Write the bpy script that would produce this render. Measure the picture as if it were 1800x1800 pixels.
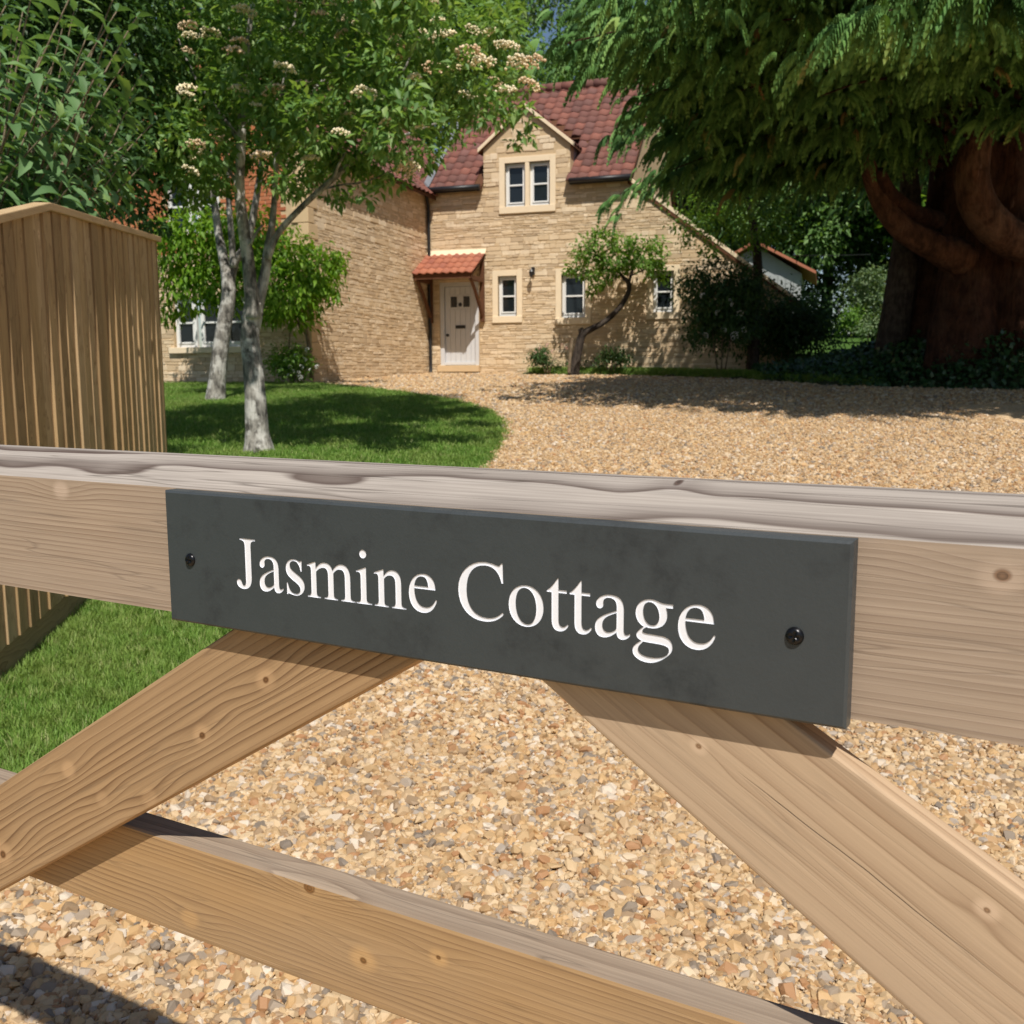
import bpy, bmesh, math, random
import numpy as np
from mathutils import Vector, Matrix, Euler

for o in list(bpy.data.objects): bpy.data.objects.remove(o)
SC = bpy.context.scene
COL = SC.collection
random.seed(11)
RNG = np.random.default_rng(7)
R = math.radians

# ------------------------------------------------------------------ camera
F_PX, PITCH, ROLL, EYE = 1750.0, 0.1365, -0.0045, 1.25
_fw = np.array([0, math.cos(PITCH), -math.sin(PITCH)])
_r0 = np.array([1.0, 0, 0]); _u0 = np.cross(_r0, _fw)
_rt = math.cos(ROLL)*_r0 + math.sin(ROLL)*_u0
_up = -math.sin(ROLL)*_r0 + math.cos(ROLL)*_u0
EYEP = np.array([0, 0, EYE])
cam_d = bpy.data.cameras.new('camera')
cam = bpy.data.objects.new('camera', cam_d); COL.objects.link(cam)
cam.matrix_world = Matrix(((_rt[0], _up[0], -_fw[0], 0), (_rt[1], _up[1], -_fw[1], 0), (_rt[2], _up[2], -_fw[2], EYE), (0, 0, 0, 1)))
cam_d.sensor_width = 36; cam_d.lens = 36*F_PX/1800
cam_d.clip_start = 0.02; cam_d.clip_end = 2000
cam_d.dof.use_dof = True
cam_d.dof.focus_distance = 0.85
cam_d.dof.aperture_fstop = 35.0/1.5          # a small pupil, as in a phone
SC.camera = cam

# ------------------------------------------------------------------ sky, sun, exposure
SUN_EL = R(55.5)
SUN_H = Vector((0.177, -0.984, 0)).normalized()      # horizontal direction towards the sun
to_sun = Vector((SUN_H.x*math.cos(SUN_EL), SUN_H.y*math.cos(SUN_EL), math.sin(SUN_EL)))
w = bpy.data.worlds.new('World'); SC.world = w; w.use_nodes = True
nt = w.node_tree
bg = nt.nodes['Background']
sky = nt.nodes.new('ShaderNodeTexSky'); sky.sky_type = 'NISHITA'; sky.sun_disc = False
sky.sun_elevation = SUN_EL; sky.sun_rotation = math.atan2(SUN_H.x, SUN_H.y)
sky.air_density = 1.0; sky.dust_density = 0.6; sky.ozone_density = 1.2
nt.links.new(sky.outputs[0], bg.inputs[0]); bg.inputs[1].default_value = 0.065
sun_d = bpy.data.lights.new('sun', 'SUN'); sun_d.energy = 4.3; sun_d.angle = R(0.53); sun_d.color = (1.0, 0.945, 0.86)
sun = bpy.data.objects.new('sun', sun_d); COL.objects.link(sun)
sun.rotation_euler = to_sun.to_track_quat('Z', 'Y').to_euler(); sun.location = (3, -10, 20)
SC.view_settings.view_transform = 'Standard'; SC.view_settings.look = 'None'
SC.view_settings.exposure = 0.27; SC.view_settings.gamma = 1.0
SC.view_settings.use_curve_mapping = False
SC.render.engine = 'CYCLES'
SC.cycles.use_denoising = True
SC.cycles.max_bounces = 8; SC.cycles.diffuse_bounces = 3; SC.cycles.glossy_bounces = 3
SC.cycles.transmission_bounces = 4; SC.cycles.transparent_max_bounces = 6
SC.cycles.caustics_reflective = False; SC.cycles.caustics_refractive = False

# ------------------------------------------------------------------ small helpers
def ray(px, py): return _fw + _rt*(px-900)/F_PX - _up*(py-900)/F_PX
def at(px, py, Y):
    """the point that stands at distance Y along +y behind that point of the photograph"""
    v = ray(px, py); return EYEP + v*(Y/v[1])

def tag(o, label=None, cat=None, group=None, kind=None):
    if label: o['label'] = label
    if cat: o['category'] = cat
    if group: o['group'] = group
    if kind: o['kind'] = kind
    return o
def empty(name, loc=(0, 0, 0), rz=0.0, parent=None):
    o = bpy.data.objects.new(name, None); COL.objects.link(o)
    o.location = loc; o.rotation_euler = (0, 0, rz); o.empty_display_size = 0.2
    if parent: o.parent = parent
    return o
def link(name, me, parent=None, loc=None, rot=None, scale=None):
    o = bpy.data.objects.new(name, me); COL.objects.link(o)
    if parent: o.parent = parent
    if loc is not None: o.location = loc
    if rot is not None: o.rotation_euler = rot
    if scale is not None: o.scale = scale
    return o
def mesh_np(name, V, Fc, mat=None, rnd=None, smooth=False, mats=None, mi=None):
    """V (n,3), Fc (m,k) all faces of k corners, or a list of faces"""
    me = bpy.data.meshes.new(name)
    V = np.asarray(V, np.float32)
    if isinstance(Fc, np.ndarray):
        k = Fc.shape[1]; m = Fc.shape[0]
        me.vertices.add(len(V)); me.vertices.foreach_set('co', V.ravel())
        me.loops.add(m*k); me.loops.foreach_set('vertex_index', Fc.astype(np.int32).ravel())
        me.polygons.add(m); me.polygons.foreach_set('loop_start', np.arange(0, m*k, k, dtype=np.int32))
        me.polygons.foreach_set('loop_total', np.full(m, k, np.int32))
        me.update(calc_edges=True)
    else:
        me.from_pydata([tuple(v) for v in V], [], Fc)
    if smooth: me.polygons.foreach_set('use_smooth', np.ones(len(me.polygons), bool))
    if rnd is not None:
        a = me.attributes.new('rnd', 'FLOAT', 'POINT'); a.data.foreach_set('value', np.asarray(rnd, np.float32))
    if mats:
        for m_ in mats: me.materials.append(m_)
        if mi is not None: me.polygons.foreach_set('material_index', np.asarray(mi, np.int32))
    elif mat: me.materials.append(mat)
    me.validate(); me.update()
    return me

class MB:
    """collects simple solids, builds one mesh"""
    def __init__(s): s.v = []; s.f = []
    def add(s, V, Fc):
        b = len(s.v); s.v += [tuple(map(float, p)) for p in V]; s.f += [[b+i for i in q] for q in Fc]; return s
    def box(s, x0, x1, y0, y1, z0, z1):
        V = [(x0,y0,z0),(x1,y0,z0),(x1,y1,z0),(x0,y1,z0),(x0,y0,z1),(x1,y0,z1),(x1,y1,z1),(x0,y1,z1)]
        return s.add(V, [(0,3,2,1),(4,5,6,7),(0,1,5,4),(1,2,6,5),(2,3,7,6),(3,0,4,7)])
    def prism(s, poly, y0, y1):
        """polygon in (x,z), counter-clockwise seen from -y, extruded y0..y1"""
        n = len(poly)
        V = [(p[0], y0, p[1]) for p in poly] + [(p[0], y1, p[1]) for p in poly]
        return s.add(V, [list(range(n)), list(range(2*n-1, n-1, -1))] + [(i, n+i, n+(i+1) % n, (i+1) % n) for i in range(n)])
    def tube(s, pts, rad, n=8, cap=True):
        pts = [Vector(p) for p in pts]
        if not hasattr(rad, '__len__'): rad = [rad]*len(pts)
        rings = []
        ref = Vector((0, 0, 1))
        t0 = (pts[1]-pts[0]).normalized()
        if abs(t0.dot(ref)) > 0.9: ref = Vector((1, 0, 0))
        nx = t0.cross(ref).normalized()
        for i, p in enumerate(pts):
            t = (pts[min(i+1, len(pts)-1)] - pts[max(i-1, 0)]).normalized()
            nx = (nx - t*nx.dot(t)).normalized(); ny = t.cross(nx)
            rings.append([p + (nx*math.cos(a)+ny*math.sin(a))*rad[i] for a in [2*math.pi*k/n for k in range(n)]])
        b = len(s.v)
        for r_ in rings: s.v += [tuple(q) for q in r_]
        for i in range(len(rings)-1):
            for k in range(n):
                s.f.append([b+i*n+k, b+i*n+(k+1) % n, b+(i+1)*n+(k+1) % n, b+(i+1)*n+k])
        if cap:
            s.f.append([b+k for k in range(n-1, -1, -1)]); e = b+(len(rings)-1)*n
            s.f.append([e+k for k in range(n)])
        return s
    def mesh(s, name, mat, bevel=0.0, smooth=False, seg=2):
        me = bpy.data.meshes.new(name)
        me.from_pydata(s.v, [], s.f)
        bm = bmesh.new(); bm.from_mesh(me)
        bmesh.ops.recalc_face_normals(bm, faces=bm.faces)
        if bevel > 0:
            ed = [e for e in bm.edges if len(e.link_faces) == 2 and e.calc_face_angle(0) > 0.5]
            bmesh.ops.bevel(bm, geom=ed, offset=bevel, segments=seg, affect='EDGES', profile=0.6, clamp_overlap=True)
        bm.to_mesh(me); bm.free()
        if smooth: me.polygons.foreach_set('use_smooth', np.ones(len(me.polygons), bool))
        if mat: me.materials.append(mat)
        return me
    def obj(s, name, mat, parent=None, bevel=0.0, smooth=False, seg=2):
        return link(name, s.mesh(name, mat, bevel, smooth, seg), parent)

# ------------------------------------------------------------------ material helpers
class NT:
    def __init__(s, name):
        s.m = bpy.data.materials.new(name); s.m.use_nodes = True
        s.t = s.m.node_tree; s.bsdf = s.t.nodes['Principled BSDF']; s.out = s.t.nodes['Material Output']
    def n(s, typ, **kw):
        x = s.t.nodes.new(typ)
        for k, v in kw.items(): setattr(x, k, v)
        return x
    def l(s, a, b): s.t.links.new(a, b)
    def val(s, sock, x):
        if isinstance(x, bpy.types.NodeSocket): s.l(x, sock)
        else: sock.default_value = x
    def math(s, op, a, b=0.0, c=0.0, clamp=False):
        x = s.n('ShaderNodeMath', operation=op); x.use_clamp = clamp
        s.val(x.inputs[0], a); s.val(x.inputs[1], b); s.val(x.inputs[2], c); return x.outputs[0]
    def vmul(s, a, v):
        x = s.n('ShaderNodeVectorMath', operation='MULTIPLY'); s.l(a, x.inputs[0]); x.inputs[1].default_value = v; return x.outputs[0]
    def noise(s, vec, scale=5.0, detail=2.0, rough=0.5, dims='3D', dist=0.0):
        x = s.n('ShaderNodeTexNoise', noise_dimensions=dims)
        if vec is not None: s.l(vec, x.inputs['W' if dims == '1D' else 'Vector'])
        x.inputs['Scale'].default_value = scale; x.inputs['Detail'].default_value = detail
        x.inputs['Roughness'].default_value = rough; x.inputs['Distortion'].default_value = dist
        return x.outputs[0]
    def ramp(s, fac, stops, interp='LINEAR'):
        x = s.n('ShaderNodeValToRGB'); x.color_ramp.interpolation = interp
        e = x.color_ramp.elements
        while len(e) > len(stops): e.remove(e[-1])
        while len(e) < len(stops): e.new(1.0)
        for k, (p, c) in enumerate(stops):
            e[k].position = p; e[k].color = (c[0], c[1], c[2], 1) if hasattr(c, '__len__') else (c, c, c, 1)
        s.l(fac, x.inputs[0]); return x.outputs[0]
    def mix(s, fac, a, b, typ='MIX'):
        x = s.n('ShaderNodeMix', data_type='RGBA', blend_type=typ)
        s.val(x.inputs[0], fac)
        for sock, v in ((x.inputs[6], a), (x.inputs[7], b)):
            if isinstance(v, bpy.types.NodeSocket): s.l(v, sock)
            else: sock.default_value = (v[0], v[1], v[2], 1)
        return x.outputs[2]
    def mrange(s, v, a, b, c=0.0, d=1.0, smooth=False):
        x = s.n('ShaderNodeMapRange'); x.interpolation_type = 'SMOOTHSTEP' if smooth else 'LINEAR'
        s.val(x.inputs[0], v); x.inputs[1].default_value = a; x.inputs[2].default_value = b
        x.inputs[3].default_value = c; x.inputs[4].default_value = d; return x.outputs[0]
    def bump(s, h, strength=0.3, dist=0.01):
        x = s.n('ShaderNodeBump'); x.inputs['Strength'].default_value = strength; x.inputs['Distance'].default_value = dist
        s.l(h, x.inputs['Height']); s.l(x.outputs[0], s.bsdf.inputs['Normal'])
    def color(s, c):
        s.val(s.bsdf.inputs['Base Color'], c if isinstance(c, bpy.types.NodeSocket) else (c[0], c[1], c[2], 1))
    def set(s, rough=0.6, spec=0.5, metal=0.0):
        s.val(s.bsdf.inputs['Roughness'], rough); s.bsdf.inputs['Specular IOR Level'].default_value = spec
        s.bsdf.inputs['Metallic'].default_value = metal; return s.m
    def obj(s): return s.n('ShaderNodeTexCoord').outputs['Object']
    def rnd(s):
        """a number of its own for each object and, inside a joined mesh, for each piece"""
        a = s.n('ShaderNodeAttribute', attribute_name='rnd').outputs['Fac']
        b = s.n('ShaderNodeObjectInfo').outputs['Random']
        return s.math('FRACT', s.math('ADD', a, b))

def plain(name, c, rough=0.6, spec=0.5, metal=0.0, var=0.12, scale=6.0):
    t = NT(name); co = t.obj()
    f = t.noise(co, scale, 4.0, 0.6)
    t.color(t.mix(f, [x*(1-var) for x in c], [min(1, x*(1+var)) for x in c]))
    return t.set(rough, spec, metal)

def wood(name, light, dark, freq, pith, knots=(), amp=0.012, contrast=1.0, grey=None, greyamt=0.0, sharp=0.9, fibre=0.25, rough=0.75, crack=0.0, stretch=1.3, halo=0.6, split=None):
    """growth rings around a pith that runs along the board (local x), bent round its knots"""
    t = NT(name); co = t.obj()
    sep = t.n('ShaderNodeSeparateXYZ'); t.l(co, sep.inputs[0])
    x, y, z = sep.outputs
    a = t.math('SUBTRACT', y, pith[0]); b = t.math('SUBTRACT', z, pith[1])
    r = t.math('SQRT', t.math('ADD', t.math('MULTIPLY', a, a), t.math('MULTIPLY', b, b)))
    nz = t.noise(t.vmul(co, (stretch*2.2, 9, 9)), 1.0, 2.0, 0.5)
    r = t.math('ADD', r, t.math('MULTIPLY', t.math('SUBTRACT', nz, 0.5), amp*2))
    nz2 = t.noise(t.vmul(co, (7, 30, 30)), 1.0, 2.0, 0.5)
    r = t.math('ADD', r, t.math('MULTIPLY', t.math('SUBTRACT', nz2, 0.5), amp*0.28))
    kd = []
    for (kx, ky, kz, kr, pale) in knots:
        v = t.n('ShaderNodeVectorMath', operation='SUBTRACT'); t.l(co, v.inputs[0]); v.inputs[1].default_value = (kx, ky, kz)
        v2 = t.n('ShaderNodeVectorMath', operation='LENGTH'); t.l(t.vmul(v.outputs[0], (0.8, 0.25, 1.0)), v2.inputs[0])
        v3 = t.n('ShaderNodeVectorMath', operation='LENGTH'); t.l(t.vmul(v.outputs[0], (0.33, 0.25, 1.0)), v3.inputs[0])
        kd.append((v2.outputs['Value'], kr, pale))
        r = t.math('ADD', r, t.mrange(v3.outputs['Value'], 0, kr*4.5, kr*1.5, 0, True))
    ph = t.math('MULTIPLY', r, freq)
    ph = t.math('ADD', ph, t.math('MULTIPLY', t.noise(t.math('MULTIPLY', r, freq*0.33), 1.0, 1.0, 0.5, '1D'), 1.1))
    fr = t.math('FRACT', ph)
    ring = t.ramp(fr, [(0.0, 0.0), (0.35, 0.12), (0.7, 0.5), (sharp, 1.0), (min(0.995, sharp+0.06), 0.05), (1.0, 0.0)])
    wide = t.noise(t.math('MULTIPLY', r, freq*0.15), 1.0, 2.0, 0.6, '1D')
    fac = t.math('MULTIPLY', ring, t.mrange(wide, 0.35, 0.65, 0.40*contrast, 1.25*contrast))
    fib = t.noise(t.vmul(co, (9, 420, 420)), 1.0, 3.0, 0.65)
    blot = t.noise(t.vmul(co, (3, 8, 8)), 1.0, 3.0, 0.6)
    c = t.mix(fac, light, dark)
    if grey: c = t.mix(t.mrange(blot, 0.35, 0.65, greyamt*0.35, greyamt), c, grey)
    c = t.mix(t.mrange(fib, 0.3, 0.7, fibre, 0.0), c, [q*0.45 for q in dark])
    c = t.mix(t.mrange(blot, 0.35, 0.75, 0.0, 0.18), c, [q*0.6 for q in light])
    for d, kr, pale in kd:
        c = t.mix(t.math('MULTIPLY', t.mrange(d, kr*1.0, kr*2.6, 0.75 if pale else halo, 0.0, True), t.mrange(nz2, .35, .6, .25, 1.0)), c, [min(1, q*1.22) for q in (light[0], light[1]*1.03, light[2]*1.12)])
        if not pale:
            core = t.mrange(t.math('ADD', d, t.math('MULTIPLY', t.math('SUBTRACT', nz2, .5), kr*1.4)), kr*0.45, kr*0.85, 0.9, 0.0, True)
            kc = t.mix(t.math('FRACT', t.math('MULTIPLY', d, 2.2/kr)), [q*1.25 for q in dark], [q*0.5 for q in dark])
            c = t.mix(core, c, kc)
    h = t.math('ADD', t.math('MULTIPLY', fac, 0.5), t.math('MULTIPLY', fib, 0.35))
    if crack:
        ck = t.noise(t.vmul(co, (2.2, 60, 60)), 1.0, 2.0, 0.5)
        cm = t.mrange(t.math('ABSOLUTE', t.math('SUBTRACT', ck, 0.5)), 0.0, 0.012, crack, 0.0)
        c = t.mix(cm, c, (0.06, 0.045, 0.035)); h = t.math('SUBTRACT', h, cm)
    if split:                                        # one long drying crack
        (ax_, az_), (bx2, bz2) = split; sl_ = (bz2-az_)/(bx2-ax_)
        ln = t.math('ADD', t.math('MULTIPLY', t.math('SUBTRACT', x, ax_), sl_), az_)
        dv = t.math('SUBTRACT', t.math('SUBTRACT', z, ln), t.math('MULTIPLY', t.math('SUBTRACT', t.noise(t.vmul(co, (9, 2, 2)), 1.0, 3.0, .6), .5), .005))
        ends = t.math('MULTIPLY', t.mrange(x, ax_, ax_+.03), t.mrange(x, bx2-.05, bx2+.03, 1, 0))
        cm = t.math('MULTIPLY', t.mrange(t.math('ABSOLUTE', dv), .0001, .0005, .85, 0.0), ends)
        c = t.mix(cm, c, (0.05, 0.03, 0.02)); h = t.math('SUBTRACT', h, cm)
    t.color(c); t.bump(h, 0.26, 0.0015)
    return t.set(rough, 0.25)

def foliage(name, stops, trans=0.35, rough=0.5, spec=0.35, patch=None):
    t = NT(name)
    c = t.ramp(t.rnd(), stops)
    if patch: c = t.mix(t.mrange(t.noise(t.n('ShaderNodeNewGeometry').outputs['Position'], 1.7, 4.0, .65), .45, .7, 0, .55), c, patch)
    t.color(c); t.set(rough, spec)
    tr = t.n('ShaderNodeBsdfTranslucent')
    t.l(t.mix(1.0, c, (1.35, 1.3, 0.55), 'MULTIPLY'), tr.inputs[0])
    mx = t.n('ShaderNodeMixShader'); mx.inputs[0].default_value = trans
    t.l(t.bsdf.outputs[0], mx.inputs[1]); t.l(tr.outputs[0], mx.inputs[2]); t.l(mx.outputs[0], t.out.inputs[0])
    return t.m

def bark(name, a, b, c2, scale=14, lichen=0.5, deep=.02):
    t = NT(name); co = t.obj()
    n1 = t.noise(t.vmul(co, (1, 1, 0.45)), scale, 5.0, 0.65)
    n2 = t.noise(co, scale*0.45, 4.0, 0.6)
    n3 = t.noise(t.vmul(co, (1, 1, 0.18)), scale*3.2, 4.0, 0.6)
    c = t.mix(t.mrange(n1, 0.38, 0.62), a, b)
    c = t.mix(t.mrange(n2, 0.5, 0.6, 0.0, lichen), c, c2)
    c = t.mix(t.mrange(n3, 0.3, 0.5, 0.5, 0.0), c, [q*0.35 for q in a])
    t.color(c); t.bump(t.math('ADD', n1, n3), 0.8, deep)
    return t.set(0.9, 0.2)

# ================================================================== TERRAIN
_TP = np.array([-60, 2, 5, 9, 13, 17, 20, 25.6, 32, 60, 140, 400.]); _TZ = np.array([-0.4, 0, .15, .45, .75, 1.0, 1.13, 1.32, 1.42, 1.9, 3.5, 7.])
_EX = np.array([-100, 0.0, 0.5, 2.5, 4.5, 5.9, 8.5, 14, 60.]); _EY = np.array([400, 400, 23.75, 23.0, 20.8, 17.7, 16.5, 15.5, 10.])
def sstep(t): t = np.clip(t, 0, 1); return t*t*(3-2*t)
def zt(x, y):
    x = np.asarray(x, float); y = np.asarray(y, float)
    z = (np.interp(y-.5, _TP, _TZ)+np.interp(y+.5, _TP, _TZ)+np.interp(y, _TP, _TZ))/3
    t = y - np.interp(x, _EX, _EY)
    wx = sstep((x-5.2)/3.4)
    z = z + 0.13*sstep(t/0.25) + 0.95*np.exp(-(np.minimum(x-9.0, 0)/1.35)**2/2-((y-18.6)/1.9)**2/2)*sstep(t/1.2) + wx*0.045*np.clip(t-3, 0, 30)
    return z
def edge_x(y):       # where the lawn ends and the gravel begins
    return np.interp(y, [-6, 1.0, 2.95, 4.37, 6.5, 9.14, 9.9, 10.7, 11.45, 12.2, 12.87, 13.9, 14.95, 16.6, 18.0, 19.1, 19.5],
                        [-3.0, -2.0, -1.30, -.92, -.56, -.21, -.15, -.1, -.094, -.12, -.21, -.5, -.86, -1.88, -2.9, -3.75, -4.2])
def sheet(name, x0f, x1f, ys, nx, dz, mat, parent=None):
    V = []; 
    for y in ys:
        xs = np.linspace(x0f(y), x1f(y), nx)
        V.append(np.stack([xs, np.full(nx, y), zt(xs, np.full(nx, y))+dz], -1))
    V = np.concatenate(V); n = len(ys)
    i, j = np.meshgrid(np.arange(n-1), np.arange(nx-1), indexing='ij'); a = (i*nx+j).ravel()
    Fc = np.stack([a, a+1, a+nx+1, a+nx], -1)
    return link(name, mesh_np(name, V, Fc, mat, smooth=True), parent)

# materials of the ground
t = NT('turf'); co = t.obj()
n1 = t.noise(co, 1.3, 4.0, 0.6); n2 = t.noise(co, 55.0, 3.0, 0.7)
c = t.mix(n1, (0.055, 0.125, 0.018), (0.10, 0.19, 0.035)); c = t.mix(t.mrange(n2, .35, .65, .55, 0), c, (0.03, 0.07, 0.012))
t.color(c); t.bump(n2, 0.8, 0.03); M_TURF = t.set(0.9, 0.2)
t = NT('earth'); co = t.obj()
n1 = t.noise(co, 2.0, 5.0, 0.6); n2 = t.noise(co, 30.0, 4.0, 0.7)
c = t.mix(n1, (0.05, 0.04, 0.025), (0.06, 0.09, 0.03)); t.color(c); t.bump(n2, 0.8, 0.03); M_EARTH = t.set(0.95, 0.15)

GSTOPS = [(0.0, (0.47, 0.315, 0.16)), (0.12, (0.57, 0.415, 0.24)), (0.23, (0.38, 0.225, 0.10)), (0.32, (0.63, 0.505, 0.355)), (0.41, (0.49, 0.345, 0.20)),
          (0.52, (0.22, 0.19, 0.16)), (0.58, (0.54, 0.34, 0.155)), (0.67, (0.34, 0.155, 0.065)), (0.73, (0.62, 0.47, 0.29)), (0.81, (0.27, 0.185, 0.115)), (0.88, (0.12, 0.118, 0.118)), (0.92, (0.64, 0.565, 0.47)), (.97, (0.36, 0.325, 0.29))]
t = NT('gravel_bed'); co = t.obj()
vo = t.n('ShaderNodeTexVoronoi', voronoi_dimensions='3D'); t.l(t.vmul(co, (1, 1, 0.5)), vo.inputs['Vector']); vo.inputs['Scale'].default_value = 58.0
vs = t.n('ShaderNodeSeparateColor'); t.l(vo.outputs['Color'], vs.inputs[0])
vo2 = t.n('ShaderNodeTexVoronoi', voronoi_dimensions='3D'); t.l(co, vo2.inputs['Vector']); vo2.inputs['Scale'].default_value = 26.0
vs2 = t.n('ShaderNodeSeparateColor'); t.l(vo2.outputs['Color'], vs2.inputs[0])
c = t.mix(.5, t.ramp(vs.outputs[0], GSTOPS, 'CONSTANT'), t.ramp(vs2.outputs[0], GSTOPS, 'CONSTANT'))
big = t.noise(co, 0.9, 4.0, 0.6)
c = t.mix(t.mrange(big, .35, .7, .15, .35), c, (0.70, 0.53, 0.33))
c = t.mix(1.0, c, (1.28, 1.24, 1.18), 'MULTIPLY')
c = t.mix(t.mrange(vo.outputs['Distance'], 0.5, 0.8, 0.0, 0.4), c, (0.22, 0.15, 0.08))
t.color(c)
hh = t.math('ADD', t.math('SUBTRACT', 1.0, vo.outputs['Distance']), t.math('MULTIPLY', vs.outputs[1], 0.9))
hh = t.math('ADD', hh, t.math('MULTIPLY', vs2.outputs[1], 0.7))
t.bump(hh, 0.55, 0.012); M_GRAVEL = t.set(0.8, 0.25)
t = NT('gravel_stone'); co = t.obj()
c = t.ramp(t.rnd(), GSTOPS, 'CONSTANT')
nn = t.noise(co, 90.0, 3.0, 0.6)
c = t.mix(t.mrange(nn, .3, .7, .0, .4), c, (0.46, 0.31, 0.165)); ps = t.n('ShaderNodeNewGeometry').outputs['Position']; c = t.mix(t.mrange(t.noise(ps, 2.2, 4.0, .6), .4, .68, 0, .32), c, (0.36, 0.24, 0.125)); t.color(c); M_STONE = t.set(0.62, 0.35)

ys_all = np.concatenate([np.arange(-20, 30, 0.5), np.arange(30, 60, 2.0), np.arange(60, 401, 17.0)])
ground = sheet('ground', lambda y: -60-abs(y)*.6, lambda y: 60+abs(y)*.6, ys_all, 241, -0.03, M_EARTH)
tag(ground, kind='structure')
ys_l = np.arange(-4, 19.55, 0.12)
lawn = sheet('lawn', lambda y: -12.0 if y > 6.6 else -12.0, edge_x, ys_l, 90, 0.010, M_TURF); tag(lawn, kind='structure')
def g_right(y):
    ex = np.interp(y, _EY[:1:-1], _EX[:1:-1])
    return float(min(ex, 30.0)) - 0.02
ys_g = np.concatenate([np.arange(-4, 19.5, 0.15), np.arange(19.5, 25.9, 0.12)])
def g_left(y):
    if y <= 19.5: return float(edge_x(y)) + 0.015
    return -4.3
drive = sheet('gravel_drive', g_left, lambda y: max(g_right(y), 0.05) if y < 23.9 else 0.05, ys_g, 120, 0.004, M_GRAVEL); tag(drive, kind='structure')

# ---- scatter by geometry nodes (positions, turns and sizes come from the mesh's own points)
PROTO = bpy.data.collections.new('prototypes')
def scatter(name, P, rot, scl, protos, mat, parent=None):
    me = bpy.data.meshes.new(name); me.vertices.add(len(P)); me.vertices.foreach_set('co', np.asarray(P, np.float32).ravel())
    a = me.attributes.new('turn', 'FLOAT_VECTOR', 'POINT'); a.data.foreach_set('vector', np.asarray(rot, np.float32).ravel())
    a = me.attributes.new('size', 'FLOAT_VECTOR', 'POINT'); a.data.foreach_set('vector', np.asarray(scl, np.float32).ravel())
    me.materials.append(mat)
    o = link(name, me, parent)
    coll = bpy.data.collections.new(name+'_pieces')
    for m_ in protos: coll.objects.link(bpy.data.objects.new(name+'_piece', m_))
    ng = bpy.data.node_groups.new(name, 'GeometryNodeTree')
    ng.interface.new_socket('Geometry', in_out='INPUT', socket_type='NodeSocketGeometry')
    ng.interface.new_socket('Geometry', in_out='OUTPUT', socket_type='NodeSocketGeometry')
    N = ng.nodes; L = ng.links
    gi = N.new('NodeGroupInput'); go = N.new('NodeGroupOutput')
    ip = N.new('GeometryNodeInstanceOnPoints'); ci = N.new('GeometryNodeCollectionInfo')
    ci.inputs['Collection'].default_value = coll; ci.inputs['Separate Children'].default_value = True; ci.inputs['Reset Children'].default_value = True
    ip.inputs['Pick Instance'].default_value = True
    at1 = N.new('GeometryNodeInputNamedAttribute'); at1.data_type = 'FLOAT_VECTOR'; at1.inputs['Name'].default_value = 'turn'
    at2 = N.new('GeometryNodeInputNamedAttribute'); at2.data_type = 'FLOAT_VECTOR'; at2.inputs['Name'].default_value = 'size'
    ri = N.new('FunctionNodeRandomValue'); ri.data_type = 'INT'
    ri.inputs[4].default_value = 0; ri.inputs[5].default_value = len(protos)-1
    L.new(gi.outputs[0], ip.inputs['Points']); L.new(ci.outputs[0], ip.inputs['Instance'])
    L.new(at1.outputs['Attribute'], ip.inputs['Rotation']); L.new(at2.outputs['Attribute'], ip.inputs['Scale'])
    L.new(ri.outputs[2], ip.inputs['Instance Index']); L.new(ip.outputs[0], go.inputs[0])
    md = o.modifiers.new('scatter', 'NODES'); md.node_group = ng
    return o

# ---- gravel stones
def stone_mesh(name, seed, mat, npts=22, flat=0.55):
    r = np.random.default_rng(seed); bm = bmesh.new()
    for _ in range(npts):
        v = r.normal(size=3); v /= np.linalg.norm(v)
        v = np.sign(v)*np.abs(v)**0.8
        v *= np.array([1.0, r.uniform(.6, .85), flat])*r.uniform(.85, 1.05); bm.verts.new(v)
    res = bmesh.ops.convex_hull(bm, input=bm.verts)
    bmesh.ops.delete(bm, geom=[g_ for g_ in res['geom_interior'] if isinstance(g_, bmesh.types.BMVert)], context='VERTS')
    bmesh.ops.recalc_face_normals(bm, faces=bm.faces)
    me = bpy.data.meshes.new(name); bm.to_mesh(me); bm.free(); me.materials.append(mat); return me
STONES = [stone_mesh('stone', 100+i, M_STONE, 17+i % 7, 0.50+0.07*(i % 4)) for i in range(12)]
def gravel_points(y0, y1, dens, xmarg):
    A = []
    n = int(dens*(y1-y0)*(12.5 if y0 > 13 else 10))
    y = RNG.uniform(y0, y1, n); x = RNG.uniform(-4.0 if y0 > 13 else -2.4, 8.5 if y0 > 13 else 6.0, n)
    lim = 0.56*y + xmarg
    k = (x > edge_x(y)-0.02) & (np.abs(x) < lim) & (RNG.uniform(0, 1, n) < 1.0)
    return x[k], y[k]
x1, y1 = gravel_points(1.05, 3.0, 15500, 0.9)
x2, y2 = gravel_points(3.0, 5.6, 9000, 0.9)
x3, y3 = gravel_points(5.6, 14.0, 1500, 0.6)
x4, y4 = gravel_points(14.0, 25.0, 700, -0.6); k4 = (x4 < np.interp(y4, _EY[:1:-1], _EX[:1:-1])-.05) & ((y4 < 19.4) | (x4 > -3.8)) & (x4 < 8.4)
x4, y4 = x4[k4], y4[k4]
gx = np.concatenate([x1, x2, x3, x4]); gy = np.concatenate([y1, y2, y3, y4]); ng_ = len(gx)
sz = np.exp(RNG.normal(math.log(0.0092), 0.44, ng_)).clip(.004, .025)
sz[len(x1)+len(x2):] *= 1.25; sz[len(x1)+len(x2)+len(x3):] *= 1.5
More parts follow.
